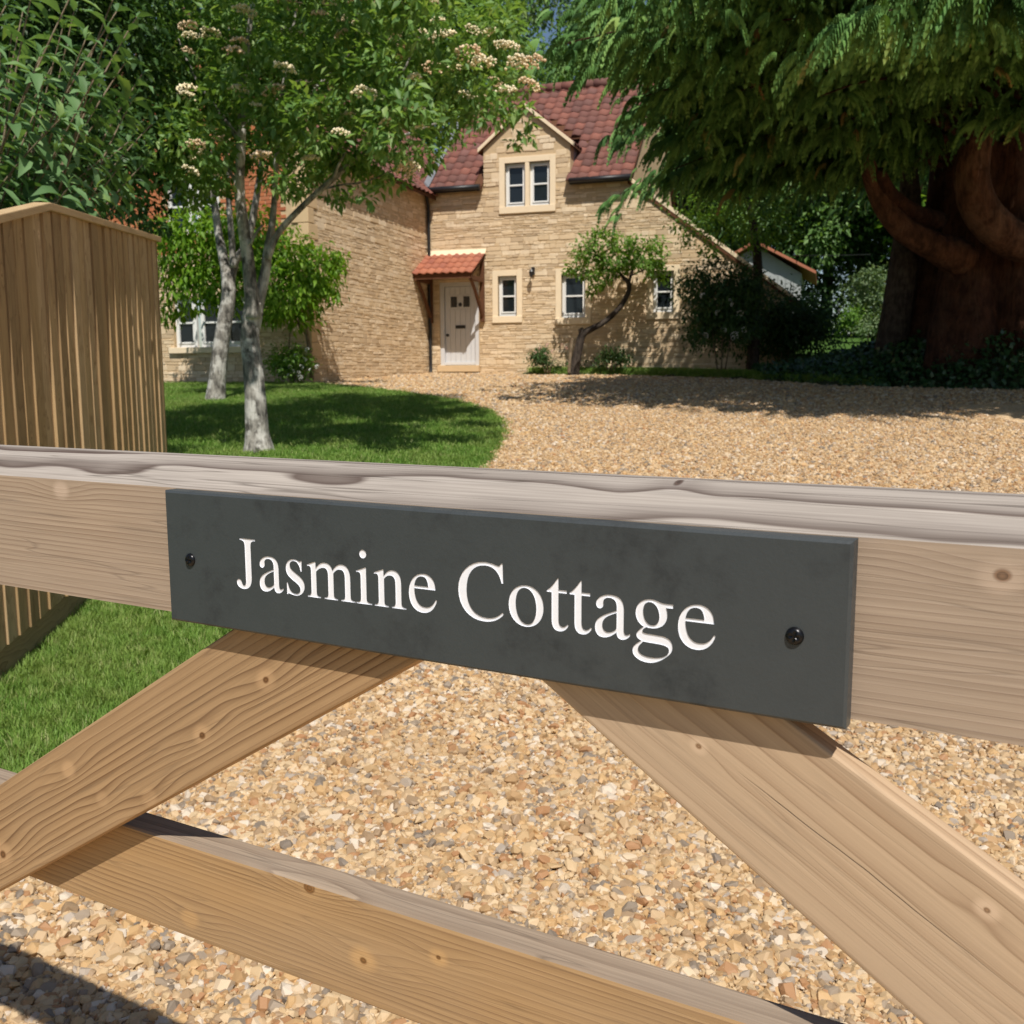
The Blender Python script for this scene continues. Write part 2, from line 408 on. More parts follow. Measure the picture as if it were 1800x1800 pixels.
gz = zt(gx, gy) + 0.004 + RNG.uniform(0.0, 0.009, ng_)
turn = np.stack([RNG.normal(0, .38, ng_), RNG.normal(0, .38, ng_), RNG.uniform(0, 6.283, ng_)], -1)
scl = sz[:, None]*RNG.uniform(.8, 1.25, (ng_, 3))
# the stones that show largest: nearest to the lens and inside the picture
qx = 900+F_PX*gx/(gy*math.cos(PITCH)+(EYE-gz)*math.sin(PITCH)); qy = 660+F_PX*(EYE-gz)/gy*1.02
vis = (qx > 20) & (qx < 1560) & (qy < 1790) & (qy > 1180)
gate_lo = 1560+0.30*(qx-50)
vis &= (qy > gate_lo+70) | ((qy < 1420+.30*(qx-300)) & (qy > 1250) & (qx > 560) & (qx < 1150))
score = np.where(vis, sz/gy*(1+(gz-zt(gx, gy))*12), -1)
top = np.argsort(-score)[:300]
keep = np.ones(ng_, bool); keep[top] = False
for k in top:
    link('stone', STONES[k % 12], drive, (gx[k], gy[k], gz[k]+0.006), tuple(turn[k]), tuple(scl[k]))
lg = scatter('loose_gravel', np.stack([gx, gy, gz], -1)[keep], turn[keep], scl[keep], STONES, M_STONE, drive)
tag(lg, kind='stuff')

# ---- grass
M_GRASS = foliage('grass_blades', [(0, (0.10, 0.20, 0.028)), (.3, (0.14, 0.27, 0.042)), (.6, (0.19, 0.33, 0.06)), (.85, (0.26, 0.37, 0.09)), (1, (0.33, 0.36, 0.15))], 0.3, 0.55, 0.25, (0.24, 0.29, 0.075))
def tuft(seed, nb, h, spread, wd):
    r = np.random.default_rng(seed); V = []; Fc = []
    for i in range(nb):
        a = r.uniform(0, 6.283); d = np.array([math.cos(a), math.sin(a), 0]); s_ = np.array([-d[1], d[0], 0])
        p0 = np.array([r.normal(0, spread), r.normal(0, spread), -0.004]); hh = h*r.uniform(.55, 1.15); ln = hh*r.uniform(.15, .75)
        w_ = wd*r.uniform(.7, 1.2); b = len(V)
        p1 = p0+d*ln*.3+np.array([0, 0, hh*.6]); p2 = p0+d*ln+np.array([0, 0, hh])
        V += [p0-s_*w_/2, p0+s_*w_/2, p1+s_*w_*.4, p1-s_*w_*.4, p2]
        Fc += [[b, b+1, b+2, b+3], [b+3, b+2, b+4]]
    me = bpy.data.meshes.new('tuft'); me.from_pydata([tuple(v) for v in V], [], Fc); me.materials.append(M_GRASS); return me
TUFTS = [tuft(i, 12, 0.045, 0.016, 0.0038) for i in range(5)]
FTUFTS = [tuft(20+i, 12, 0.045, 0.03, 0.007) for i in range(4)]
def lawn_pts(y0, y1, n, xl, xr=None):
    y = RNG.uniform(y0, y1, n); x = RNG.uniform(xl, 0.1, n); k = (x < edge_x(y)+RNG.normal(0, .035, n))
    return x[k], y[k]
xa, ya = lawn_pts(2.3, 5.4, 26000, -2.12)
xb, yb = lawn_pts(5.4, 9.0, 5000, -2.6)
k = np.ones(len(xa), bool)
z_ = zt(xa, ya)+.010
pa = np.stack([xa, ya, z_], -1)
g1 = scatter('grass', pa, np.stack([RNG.normal(0, .2, len(xa)), RNG.normal(0, .2, len(xa)), RNG.uniform(0, 6.28, len(xa))], -1), np.repeat(RNG.uniform(.6, 1.35, (len(xa), 1)), 3, 1), TUFTS, M_GRASS, lawn)
tag(g1, kind='stuff')
xc, yc = lawn_pts(9.0, 19.4, 60000, -8.5)
xc = np.concatenate([xb, xc]); yc = np.concatenate([yb, yc])
g2 = scatter('grass', np.stack([xc, yc, zt(xc, yc)+.010], -1), np.stack([RNG.normal(0, .2, len(xc)), RNG.normal(0, .2, len(xc)), RNG.uniform(0, 6.28, len(xc))], -1), np.repeat(RNG.uniform(.6, 1.3, (len(xc), 1)), 3, 1), FTUFTS, M_GRASS, lawn)
tag(g2, kind='stuff')

# ================================================================== GATE
TH = 0.513; SX, SY = -0.262, 0.7445
gate = empty('field_gate', (SX, SY, 0), -TH)
tag(gate, 'pale brown timber gate with two diagonal braces, holding the slate plaque', 'gate')
T_ = 0.0125                                    # plaque thickness; the gate's front plane lies behind it
def board(name, p0, p1, w0, w1, y0, y1, mats, bevel=0.004, nsub=1, topidx=None, profile=None):
    """board from p0 to p1 (gate s,z of its middle line), width w0..w1, depth y0..y1; local x along it"""
    (s0, z0), (s1, z1) = p0, p1
    L = math.hypot(s1-s0, z1-z0); ang = math.atan2(z1-z0, s1-s0)
    mb = MB()
    if profile: # cross section in (y,z), swept along x
        n = len(profile); V = [(-L/2, a, b) for a, b in profile]+[(L/2, a, b) for a, b in profile]
        mb.add(V, [list(range(n)), list(range(2*n-1, n-1, -1))]+[(i, (i+1) % n, n+(i+1) % n, n+i) for i in range(n)])
    else:
        d = (y1-y0)/2
        mb.add([(-L/2,-d,-w0/2),(L/2,-d,-w1/2),(L/2,d,-w1/2),(-L/2,d,-w0/2),(-L/2,-d,w0/2),(L/2,-d,w1/2),(L/2,d,w1/2),(-L/2,d,w0/2)],
               [(0,3,2,1),(4,5,6,7),(0,1,5,4),(1,2,6,5),(2,3,7,6),(3,0,4,7)])
    me = mb.mesh(name, None, bevel, False, 3)
    for m_ in mats: me.materials.append(m_)
    if len(mats) > 1:
        for p in me.polygons: p.material_index = 1 if p.normal.z > 0.55 else 0
    o = link(name, me, gate, ((s0+s1)/2, (y0+y1)/2, (z0+z1)/2), (0, -ang, 0))
    return o
def brace_board(name, top, low, sA, sB, y0, y1, mats, cut):
    """brace between two edge lines, its upper end cut level along the underside of the rail"""
    f = lambda e, s: e[1]+e[2]*(s-e[0]); g_ = lambda e, z: e[0]+(z-e[1])/e[2]
    pA = (sA, (f(top, sA)+f(low, sA))/2); pB = (sB, (f(top, sB)+f(low, sB))/2)
    if top[2] > 0: poly = [(sA, f(low, sA)), (g_(low, cut), cut), (g_(top, cut), cut), (sA, f(top, sA))]
    else: poly = [(g_(low, cut), cut), (sB, f(low, sB)), (sB, f(top, sB)), (g_(top, cut), cut)]
    ang = math.atan2(pB[1]-pA[1], pB[0]-pA[0])
    P = [loc2(pA, pB, *q) for q in poly]; d = (y1-y0)/2
    me = MB().prism(P, -d, d).mesh(name, None, .003, False, 3)
    for m_ in mats: me.materials.append(m_)
    return link(name, me, gate, ((pA[0]+pB[0])/2, (y0+y1)/2, (pA[1]+pB[1])/2), (0, -ang, 0))
def loc2(p0, p1, s, z):
    """gate (s,z) -> the board's own (x,z)"""
    cx, cz = (p0[0]+p1[0])/2, (p0[1]+p1[1])/2; a = math.atan2(p1[1]-p0[1], p1[0]-p0[0])
    dx, dz = s-cx, z-cz
    return dx*math.cos(a)+dz*math.sin(a), -dx*math.sin(a)+dz*math.cos(a)

# top rail: crowned top, weathered grey above
RS0, RS1 = -1.75, 2.0
rp0, rp1 = (RS0, 1.118), (RS1, 1.118)
rc = (RS0+RS1)/2
M_RAILF = wood('rail_front_timber', (0.45, 0.335, 0.235), (0.19, 0.108, 0.062), 240, (0.0, -0.26), [(0.568-rc, -.04, 1.152-1.118, .0048, False), (-0.1366-rc, -.04, 1.157-1.118, .004, True)], 0.005, 0.85, (0.41, 0.335, 0.27), 0.5, 0.8, 0.26, stretch=0.6, crack=.25)
M_RAILT = wood('rail_top_weathered', (0.45, 0.395, 0.345), (0.075, 0.045, 0.034), 100, (0.085, -0.085), [(0.385-rc, 0.012, 0.066, .003, False)], 0.015, 1.5, (0.38, 0.345, 0.31), 0.22, 0.9, 0.36, 0.85, crack=0.55, stretch=1.3, halo=.1)
yl = [(-0.0375, -0.050), (0.0375, -0.050), (0.0375, 0.0665), (0.012, 0.0675), (-0.012, 0.061), (-0.032, 0.0515), (-0.0375, 0.048)]
board('top_rail', rp0, rp1, 0, 0, T_, T_+.075, [M_RAILF, M_RAILT], 0.0, profile=yl)

def line_board(name, top, low, sA, sB, y0, y1, mats, bevel=.004):
    """top and low: (s,z,slope) of the two edges; middle line between them from sA to sB"""
    f = lambda e, s: e[1]+e[2]*(s-e[0])
    ms = (top[2]+low[2])/2; cs = 1/math.sqrt(1+ms*ms)
    pA = (sA, (f(top, sA)+f(low, sA))/2); pB = (sB, (f(top, sB)+f(low, sB))/2)
    wA = (f(top, sA)-f(low, sA))*cs; wB = (f(top, sB)-f(low, sB))*cs
    return pA, pB, wA, wB
# left brace
Lt, Ll = (-0.1, 0.9695, .6095), (-0.0528, 0.8955, .5995)
pA, pB, wA, wB = line_board('brace', Lt, Ll, -1.05, .19, 0, 0, None)
kn = [(*loc2(pA, pB, s, z), rr, p) for (s, z, rr, p) in ((.0834, 1.0271, .0042, False), (.0142, .9721, .0042, False), (-.2556, .8073, .0062, False), (-.1516, .9114, .004, True), (-.0505, .9069, .004, True), (-.1089, .8929, .0035, True))]
M_LB = wood('brace_timber', (0.46, 0.285, 0.14), (0.15, 0.064, 0.02), 150, (-0.03, -0.20), [(a, -.01, b, rr, p) for a, b, rr, p in kn], 0.0085, 1.1, (0.42, 0.32, 0.21), 0.25, 0.86, 0.25, stretch=1.0, crack=.22)
brace_board('brace', Lt, Ll, -1.05, .19, T_, T_+.019, [M_LB], 1.0675)
# right brace
Rt, Rl = (.4941, 1.0455, -.598), (.3195, 1.0569, -.684)
Rl2 = (Rl[0], Rl[1], -.676)
pA, pB, wA, wB = line_board('brace', Rt, Rl2, .345, 1.12, 0, 0, None)
kn = [(*loc2(pA, pB, s, z), rr, p) for (s, z, rr, p) in ((.4166, 1.0373, .0024, False), (.5707, .9786, .0028, False))]
M_RB = wood('brace_timber_pale', (0.54, 0.385, 0.245), (0.27, 0.155, 0.080), 95, (-0.10, 0.10), [(a, -.01, b, rr, p) for a, b, rr, p in kn], 0.010, 0.72, (0.50, 0.39, 0.285), 0.45, 0.8, 0.2, stretch=0.9, crack=.15, split=(loc2(pA, pB, .4376, 1.0283), loc2(pA, pB, .5792, .9437)))
brace_board('brace', Rt, Rl2, .345, 1.12, T_, T_+.019, [M_RB], 1.0675)
# second rail and the ones below it
kn2 = [(.1018, .8585, .005, False), (.1526, .8139, .0052, False), (.2208, .8367, .0034, False), (-.0317, .7964, .0045, True), (.112, .868, .006, False)]
M_R2 = wood('bar_timber', (0.48, 0.285, 0.115), (0.20, 0.09, 0.026), 210, (0.02, -0.16), [(a-rc, -.012, b-.820, rr, p) for a, b, rr, p in kn2], 0.007, 1.0, (0.42, 0.32, 0.22), 0.5, 0.82, 0.24, stretch=1.0, crack=.2)
M_R2T = wood('bar_timber_top', (0.385, 0.29, 0.205), (0.14, 0.085, 0.05), 150, (0.05, -0.07), [(.108-rc, .0, .03, .006, False)], 0.010, 0.9, (0.34, 0.285, 0.235), 0.5, 0.92, 0.32, stretch=0.8, crack=.4)
for zc in (.820, .50, .28, .10):
    board('bar', (RS0, zc), (RS1, zc), .085, .085, T_+.019, T_+.048, [M_R2, M_R2T])
for s in (RS0-.03, RS1+.03):
    board('stile', (s, .05), (s, 1.20), .10, .10, T_, T_+.075, [M_R2], .006)

# ================================================================== SLATE PLAQUE
GL = {
'J': (389, ['M370,662 L99,662 L99,643 C170,638 184,624 184,553 L184,105 C184,60 172,33 150,33 C130,33 117,48 110,70 C100,100 84,112 62,112 C38,112 20,94 20,68 C20,22 72,-14 140,-14 C235,-14 286,45 286,150 L286,553 C286,622 298,636 370,643']),
'a': (444, ['M442,66 L442,40 C412,5 385,-10 352,-10 C312,-10 290,14 287,62 C230,10 180,-10 133,-10 C75,-10 37,30 37,95 C37,190 110,230 287,295 L287,335 C287,395 257,428 205,428 C160,428 130,406 130,378 C130,366 133,352 133,345 C133,322 112,302 90,302 C66,302 48,322 48,348 C48,410 120,460 214,460 C320,460 369,415 369,310 L369,110 C369,60 378,45 401,45 C415,45 425,50 442,66',
            'M287,272 L287,130 C287,100 283,90 263,76 C238,60 210,50 186,50 C148,50 121,82 121,125 C121,190 165,228 287,272']),
's': (389, ['M315,450 L302,450 C298,440 294,437 288,437 C270,437 240,460 190,460 C105,460 51,405 51,332 C51,270 85,232 160,190 L215,159 C265,131 283,108 283,75 C283,37 253,12 205,12 C140,12 95,55 75,150 L60,150 L60,-5 L72,-5 C77,5 82,9 92,9 C110,9 150,-10 203,-10 C287,-10 354,45 354,121 C354,180 325,218 255,258 L180,301 C135,327 116,350 116,380 C116,415 145,438 188,438 C243,438 275,405 298,312 L313,312']),
'm': (778, ['M775,0 L557,0 L557,15 C605,18 617,30 617,85 L617,292 C617,365 598,395 545,395 C505,395 472,378 437,336 L437,85 C437,30 450,19 503,15 L503,0 L289,0 L289,15 C338,18 352,32 352,85 L352,296 C352,365 335,395 287,395 C243,395 200,375 162,332 L162,80 C162,30 178,18 229,15 L229,0 L16,0 L16,15 C62,18 78,32 78,78 L78,345 C78,385 67,399 40,399 C30,399 24,398 17,396 L17,412 L148,460 L155,457 L155,376 L159,378 C210,440 255,460 303,460 C365,460 405,435 425,372 C480,437 520,460 570,460 C655,460 701,405 701,290 L701,85 C701,33 712,18 775,15']),
'i': (278, ['M253,0 L16,0 L16,15 C70,18 85,30 85,84 L85,337 C85,378 75,394 50,394 C42,394 30,393 20,391 L20,407 L165,460 L170,457 L170,84 C170,31 186,20 253,15',
            'M180,622 C180,651 157,674 128,674 C99,674 76,651 76,622 C76,593 99,570 128,570 C157,570 180,593 180,622']),
'n': (500, ['M485,0 L275,0 L275,15 C318,18 329,33 329,90 L329,298 C329,365 307,395 255,395 C222,395 195,383 161,345 L161,75 C161,30 175,18 225,15 L225,0 L16,0 L16,15 C60,18 77,30 77,80 L77,347 C77,385 66,399 40,399 C30,399 22,398 14,395 L14,412 L147,460 L155,457 L155,379 L156,379 C205,440 245,460 292,460 C370,460 413,405 413,310 L413,83 C413,32 428,19 485,15']),
'e': (444, ['M424,157 L408,164 C370,90 325,59 257,59 C165,59 108,130 103,277 L405,277 C400,340 392,370 372,396 C340,438 295,460 242,460 C115,460 25,360 25,217 C25,78 108,-10 226,-10 C320,-10 392,50 424,157',
            'M105,309 L303,309 C298,385 275,428 215,428 C155,428 115,385 105,309']),
'C': (667, ['M620,676 L600,676 C592,655 582,646 565,646 C540,646 475,676 385,676 C185,676 28,528 28,331 C28,125 170,-14 373,-14 C480,-14 570,22 633,98 L617,114 C555,55 490,30 410,30 C240,30 140,140 140,337 C140,530 240,638 392,638 C505,638 575,580 605,451 L626,451']),
'o': (500, ['M470,228 C470,365 378,460 252,460 C120,460 29,365 29,226 C29,88 122,-10 249,-10 C378,-10 470,90 470,228',
            'M380,208 C380,90 335,18 265,18 C178,18 119,120 119,260 C119,365 165,432 236,432 C322,432 380,340 380,208']),
't': (278, ['M279,66 L266,77 C245,52 228,42 208,42 C170,42 154,70 154,130 L154,418 L255,418 L255,450 L154,450 L154,566 C154,576 152,579 146,579 C138,568 130,557 122,546 C85,495 50,458 24,444 C14,438 11,433 11,427 C11,422 13,418 17,418 L70,418 L70,117 C70,33 103,-10 165,-10 C213,-10 250,13 279,66']),
'g': (500, ['M470,388 L393,388 C403,362 408,340 408,312 C408,215 335,155 235,155 C215,155 200,156 180,160 C152,146 135,128 135,115 C135,100 150,92 190,90 L340,84 C425,80 470,40 470,-20 C470,-60 450,-95 408,-128 C350,-180 280,-218 205,-218 C105,-218 28,-170 28,-110 C28,-70 50,-40 125,10 C85,28 70,45 70,66 C70,90 90,115 150,163 C92,190 58,240 58,305 C58,395 130,460 225,460 C255,460 285,455 315,443 C345,432 365,429 395,429 L470,429',
            'M217,432 C170,432 141,395 141,335 C141,250 180,185 240,185 C290,185 322,222 322,280 C322,365 280,432 217,432',
            'M145,2 C100,-45 88,-62 88,-85 C88,-130 145,-160 235,-160 C355,-160 433,-120 433,-60 C433,-20 395,-8 300,-4 C240,-2 190,-1 145,2']),
}
def outline(path, ns=8):
    pts = []
    for tok in path.replace('M', '|M').replace('L', '|L').replace('C', '|C').split('|')[1:]:
        c_ = tok[0]; nums = [tuple(map(float, q.split(','))) for q in tok[1:].split()]
        if c_ in 'ML': pts.append(nums[0])
        else:
            p0 = pts[-1]; a, b, d = nums
            for i in range(1, ns+1):
                u_ = i/ns; v_ = 1-u_
                pts.append((v_**3*p0[0]+3*v_*v_*u_*a[0]+3*v_*u_*u_*b[0]+u_**3*d[0], v_**3*p0[1]+3*v_*v_*u_*a[1]+3*v_*u_*u_*b[1]+u_**3*d[1]))
    out = [pts[0]]
    for p in pts[1:]:
        if math.hypot(p[0]-out[-1][0], p[1]-out[-1][1]) > 1.0: out.append(p)
    if math.hypot(out[0][0]-out[-1][0], out[0][1]-out[-1][1]) < 1.5: out.pop()
    return out
def filled(loops, z):
    """flat fill (holes kept) of 2-D loops, as triangles"""
    bm = bmesh.new(); ed = []
    for lp in loops:
        vs_ = [bm.verts.new((p[0], p[1], 0)) for p in lp]
        for i in range(len(vs_)): ed.append(bm.edges.new((vs_[i], vs_[(i+1) % len(vs_)])))
    bmesh.ops.triangle_fill(bm, use_beauty=True, use_dissolve=False, edges=ed, normal=(0, 0, 1))
    bm.verts.index_update()
    V = [tuple(v.co) for v in bm.verts]; Fc = [[v.index for v in f.verts] for f in bm.faces]; bm.free()
    return V, Fc
t = NT('slate'); co = t.obj()
n1 = t.noise(co, 16.0, 5.0, 0.65); n2 = t.noise(co, 60.0, 4.0, 0.7); n3 = t.noise(co, 420.0, 2.0, 0.6)
c = t.mix(n2, (0.043, 0.050, 0.053), (0.053, 0.060, 0.063))
pt = t.math('MULTIPLY', t.mrange(n1, 0.50, 0.62), t.mrange(n2, 0.38, 0.60))
c = t.mix(t.math('MULTIPLY', pt, 0.62), c, (0.017, 0.020, 0.021)); t.color(c)
t.bump(t.math('ADD', n2, t.math('MULTIPLY', n3, 0.5)), 0.16, 0.0015)
M_SLATE = t.set(t.mrange(pt, 0, 1, 0.46, 0.66), 0.42)
t = NT('engraving_enamel'); co = t.obj(); t.color(t.mix(t.noise(co, 300.0, 3.0), (0.80, 0.81, 0.86), (0.88, 0.89, 0.93))); M_ENAMEL = t.set(0.5, 0.4)
plaque = empty('house_name_plaque', (SX, SY, 0), -TH)
tag(plaque, 'dark slate nameplate with white engraved lettering, screwed to the gate', 'name plaque')
W_, ZB, ZT_ = 0.5, 1.0655, 1.1655
EM = 0.0547/1000; BASE = 1.0985; cur = 0.0701
gl_loops = []
for ch in 'Jasmine Cottage':
    if ch == ' ': cur += 250*EM; continue
    adv, paths = GL[ch]
    gl_loops.append([[(cur+p[0]*EM, BASE+p[1]*EM) for p in outline(q)] for q in paths]); cur += adv*EM
# slab: the front face has the letters cut out of it, with a small chamfer round the edge
CH = 0.0016
ns_ = 40
rect = [(CH, ZB+CH), (W_-CH, ZB+CH), (W_-CH, ZT_-CH), (CH, ZT_-CH)]
V, Fc = filled([rect]+[lp for g_ in gl_loops for lp in g_], 0)
V3 = [(p[0], 0.0, p[1]) for p in V]
b = len(V3)
V3 += [(CH, 0, ZB+CH), (W_-CH, 0, ZB+CH), (W_-CH, 0, ZT_-CH), (CH, 0, ZT_-CH), (0, CH, ZB), (W_, CH, ZB), (W_, CH, ZT_), (0, CH, ZT_), (0, T_, ZB), (W_, T_, ZB), (W_, T_, ZT_), (0, T_, ZT_)]
Fc += [[b+i, b+(i+1) % 4, b+4+(i+1) % 4, b+4+i] for i in range(4)] + [[b+4+i, b+4+(i+1) % 4, b+8+(i+1) % 4, b+8+i] for i in range(4)] + [[b+11, b+10, b+9, b+8]]
me = bpy.data.meshes.new('slab'); me.from_pydata(V3, [], Fc)
bm = bmesh.new(); bm.from_mesh(me); bmesh.ops.remove_doubles(bm, verts=bm.verts, dist=1e-6); bmesh.ops.recalc_face_normals(bm, faces=bm.faces)
for f_ in bm.faces:
    if abs(f_.normal.y) > .99 and f_.calc_center_median().y < .001 and f_.normal.y > 0: f_.normal_flip()
bm.to_mesh(me); bm.free(); me.materials.append(M_SLATE); link('slab', me, plaque)
DEEP = 0.0005
for g_ in gl_loops:
    V, Fc = filled(g_, 0)
    # sloping sides down to a narrower floor: the cut of an engraving tool
    V3 = [(p[0], DEEP, p[1]) for p in V]; Fc = [list(f_) for f_ in Fc]
    for lp in g_:
        b = len(V3); n_ = len(lp)
        V3 += [(p[0], 0.00005, p[1]) for p in lp]+[(p[0], DEEP, p[1]) for p in lp]
        Fc += [[b+i, b+(i+1) % n_, b+n_+(i+1) % n_, b+n_+i] for i in range(n_)]
    me = bpy.data.meshes.new('letter'); me.from_pydata(V3, [], Fc); me.materials.append(M_ENAMEL); link('letter', me, plaque)
t = NT('black_screw'); t.color((0.012, 0.012, 0.014)); M_SCREW = t.set(0.28, 0.6, 0.6)
for (s, z) in ((.0249, 1.1145), (.4721, 1.1127)):
    bm = bmesh.new(); bmesh.ops.create_uvsphere(bm, u_segments=24, v_segments=14, radius=0.0049)
    bmesh.ops.delete(bm, geom=[v for v in bm.verts if v.co.z < -0.0002], context='VERTS')
    for v in bm.verts: v.co.z *= 0.62
    for v in bm.verts:                            # cross recess
        x_, y_ = v.co.x, v.co.y; rr = math.hypot(x_, y_)
        if rr < .0026 and (abs(x_) < .0007 or abs(y_) < .0007): v.co.z -= 0.0012
    me = bpy.data.meshes.new('screw'); bm.to_mesh(me); bm.free(); me.materials.append(M_SCREW)
    me.polygons.foreach_set('use_smooth', np.ones(len(me.polygons), bool))
    link('screw', me, plaque, (s, -0.00002, z), (R(90), R(12), 0))

# ================================================================== FENCE
M_FB = [wood('fence_timber_%d' % i, c1, c2, 120+20*i, (0.2+.1*i, 0.03*i), [(-.45+.23*i, -.008, .02-.012*i, .009, False), (.35-.2*i, -.008, -.02+.01*i, .007, False)], 0.02, 0.9, (0.40, 0.29, 0.16), 0.35, 0.8, 0.3) for i, (c1, c2) in enumerate([((0.50, 0.335, 0.16), (0.18, 0.095, 0.035)), ((0.57, 0.395, 0.20), (0.23, 0.125, 0.05)), ((0.38, 0.25, 0.12), (0.14, 0.075, 0.03)), ((0.64, 0.46, 0.255), (0.28, 0.165, 0.07))])]
fA = np.array([-1.835, 2.75]); fB = np.array([-2.29, 6.57]); fd = (fB-fA)/np.linalg.norm(fB-fA); FL = np.linalg.norm(fB-fA)
fence = empty('timber_fence', (fA[0], fA[1], float(zt(*fA))), math.atan2(fd[1], fd[0]))
tag(fence, 'tall closeboard timber fence with capping rail on the left, beyond the gate', 'fence')
zf0 = float(zt(*fA))
def f_top(y): return (2.03-.24*(4.46-y) if y < 4.46 else 2.03+.066*(y-4.46)) - .062 - zf0
def f_gnd(y): return float(np.interp(y, _TP, _TZ)) - zf0
# local x runs along the fence, local -y faces the drive
xk = (4.46-fA[1])/fd[1]
pitch = 0.118; nb = int(FL/pitch)
for i in range(nb+1):
    x0 = i*pitch; x1 = min(x0+0.140, FL); j = random.uniform(-.007, .007)
    ya, yb_ = fA[1]+fd[1]*x0, fA[1]+fd[1]*x1
    za, zb = f_gnd(ya)+.155+random.uniform(-.004, .004), f_gnd(yb_)+.155
    mb = MB()
    y_thick, y_thin = -0.029+j, -0.020+j           # the thick edge lies over its neighbour's thin one
    mb.add([(x0, y_thick, za), (x1, y_thin, zb), (x1, y_thin+.007, zb), (x0, y_thick+.016, za), (x0, y_thick, f_top(ya)), (x1, y_thin, f_top(yb_)), (x1, y_thin+.007, f_top(yb_)), (x0, y_thick+.016, f_top(ya))],
           [(0,3,2,1),(4,5,6,7),(0,1,5,4),(1,2,6,5),(2,3,7,6),(3,0,4,7)])
    # turn so that the wood texture's length runs up the board
    me = mb.mesh('board', random.choice(M_FB), 0.0015, False, 1)
    c0 = Vector(((x0+x1)/2, -.02, 1.0+random.uniform(-.6, .6)))
    me.transform(Matrix.Rotation(R(90), 4, 'Y') @ Matrix.Translation(-c0))
    o = link('board', me, fence, c0, (0, R(-90), 0))
mb = MB()
def slope_box(mb, x0, z0, x1, z1, y0, y1, h):
    mb.add([(x0,y0,z0),(x1,y0,z1),(x1,y1,z1),(x0,y1,z0),(x0,y0,z0+h),(x1,y0,z1+h),(x1,y1,z1+h),(x0,y1,z0+h)], [(0,3,2,1),(4,5,6,7),(0,1,5,4),(1,2,6,5),(2,3,7,6),(3,0,4,7)])
for (xa_, xb_) in ((0, xk), (xk, FL+.01)):
    mb = MB(); slope_box(mb, xa_, f_top(fA[1]+fd[1]*xa_), xb_-.001, f_top(fA[1]+fd[1]*xb_), -.045, .03, .034)
    mb.obj('capping', M_FB[3], fence, .004)
    mb = MB(); slope_box(mb, xa_, f_gnd(fA[1]+fd[1]*xa_)-.02, xb_-.001, f_gnd(fA[1]+fd[1]*xb_)-.02, -.008, .018, .165)
    mb.obj('gravel_board', M_FB[2], fence, .003)
for xp in (0.05, xk, FL-.06):
    yy = fA[1]+fd[1]*xp
    MB().box(xp-.04, xp+.04, .02, .10, f_gnd(yy)-.1, f_top(yy)-.01).obj('post', M_FB[2], fence, .004)
for k_ in (.45, 1.0, 1.55):
    mb = MB(); slope_box(mb, 0, k_, FL, k_+.25, -.001, .03, .06); mb.obj('fence_rail', M_FB[2], fence)

# ================================================================== COTTAGE
HZ = 1.32
HO = np.array([-2.052, 25.2, HZ]); HU = np.array([.9494, -.314, 0])
HROT = math.atan2(HU[1], HU[0])
house = empty('stone_cottage', HO, HROT)          # local x along the front, local y away from the viewer, z up
tag(house, 'honey stone cottage with red tiled roof, gabled dormer and grey front door', 'cottage')
t = NT('rubble_stone'); co = t.obj()
c = t.ramp(t.rnd(), [(0, (0.69, 0.525, 0.335)), (.2, (0.77, 0.605, 0.405)), (.4, (0.63, 0.47, 0.29)), (.55, (0.80, 0.65, 0.46)), (.7, (0.72, 0.565, 0.375)), (.85, (0.55, 0.415, 0.27)), (1, (0.77, 0.625, 0.445))], 'CONSTANT')
nn = t.noise(t.n('ShaderNodeNewGeometry').outputs['Position'], 9.0, 4.0, 0.65)
c = t.mix(t.mrange(nn, .35, .7, 0, .4), c, (0.56, 0.425, 0.28)); n9 = t.noise(t.n('ShaderNodeNewGeometry').outputs['Position'], 1.1, 5.0, .7); c = t.mix(t.mrange(n9, .5, .72, 0, .38), c, (0.45, 0.35, 0.235)); t.color(c); t.bump(t.noise(t.n('ShaderNodeNewGeometry').outputs['Position'], 40.0, 4.0, .7), .5, .012); M_RUB = t.set(0.9, 0.15)
M_MORT = plain('lime_mortar', (0.55, 0.41, 0.25), 0.95, 0.1, 0, .2, 14)
M_ASH = plain('dressed_stone', (0.82, 0.67, 0.47), 0.85, 0.2, 0, .07, 5)
M_QUOIN = plain('quoin_stone', (0.62, 0.455, 0.27), 0.88, 0.2, 0, .1, 5)
M_WHITE = plain('white_window_paint', (0.80, 0.80, 0.78), 0.4, 0.4, 0, .03)
t = NT('window_glass'); t.color((0.012, 0.016, 0.02)); M_GLASS = t.set(0.05, 0.5)  # opaque near-black: the dimness of the rooms behind is put into this colour
M_DOOR = plain('grey_door_paint', (0.60, 0.605, 0.62), 0.45, 0.4, 0, .03)
M_BLACK = plain('black_iron', (0.014, 0.014, 0.016), 0.45, 0.5, 0, .1)
M_OAK = plain('dark_oak', (0.115, 0.05, 0.025), 0.75, 0.2, 0, .25, 9)
M_LEAD = plain('lead_flashing', (0.20, 0.21, 0.23), 0.5, 0.4, .0, .15)
t = NT('roof_tile'); 
c = t.ramp(t.rnd(), [(0, (0.23, 0.088, 0.066)), (.25, (0.17, 0.075, 0.062)), (.5, (0.27, 0.105, 0.076)), (.75, (0.14, 0.066, 0.056)), (1, (0.21, 0.10, 0.085))])
nn = t.noise(t.n('ShaderNodeNewGeometry').outputs['Position'], 12.0, 4.0, .7); c = t.mix(t.mrange(nn, .45, .75, 0, .5), c, (0.13, 0.075, 0.06)); t.color(c); M_TILE = t.set(0.8, 0.25)
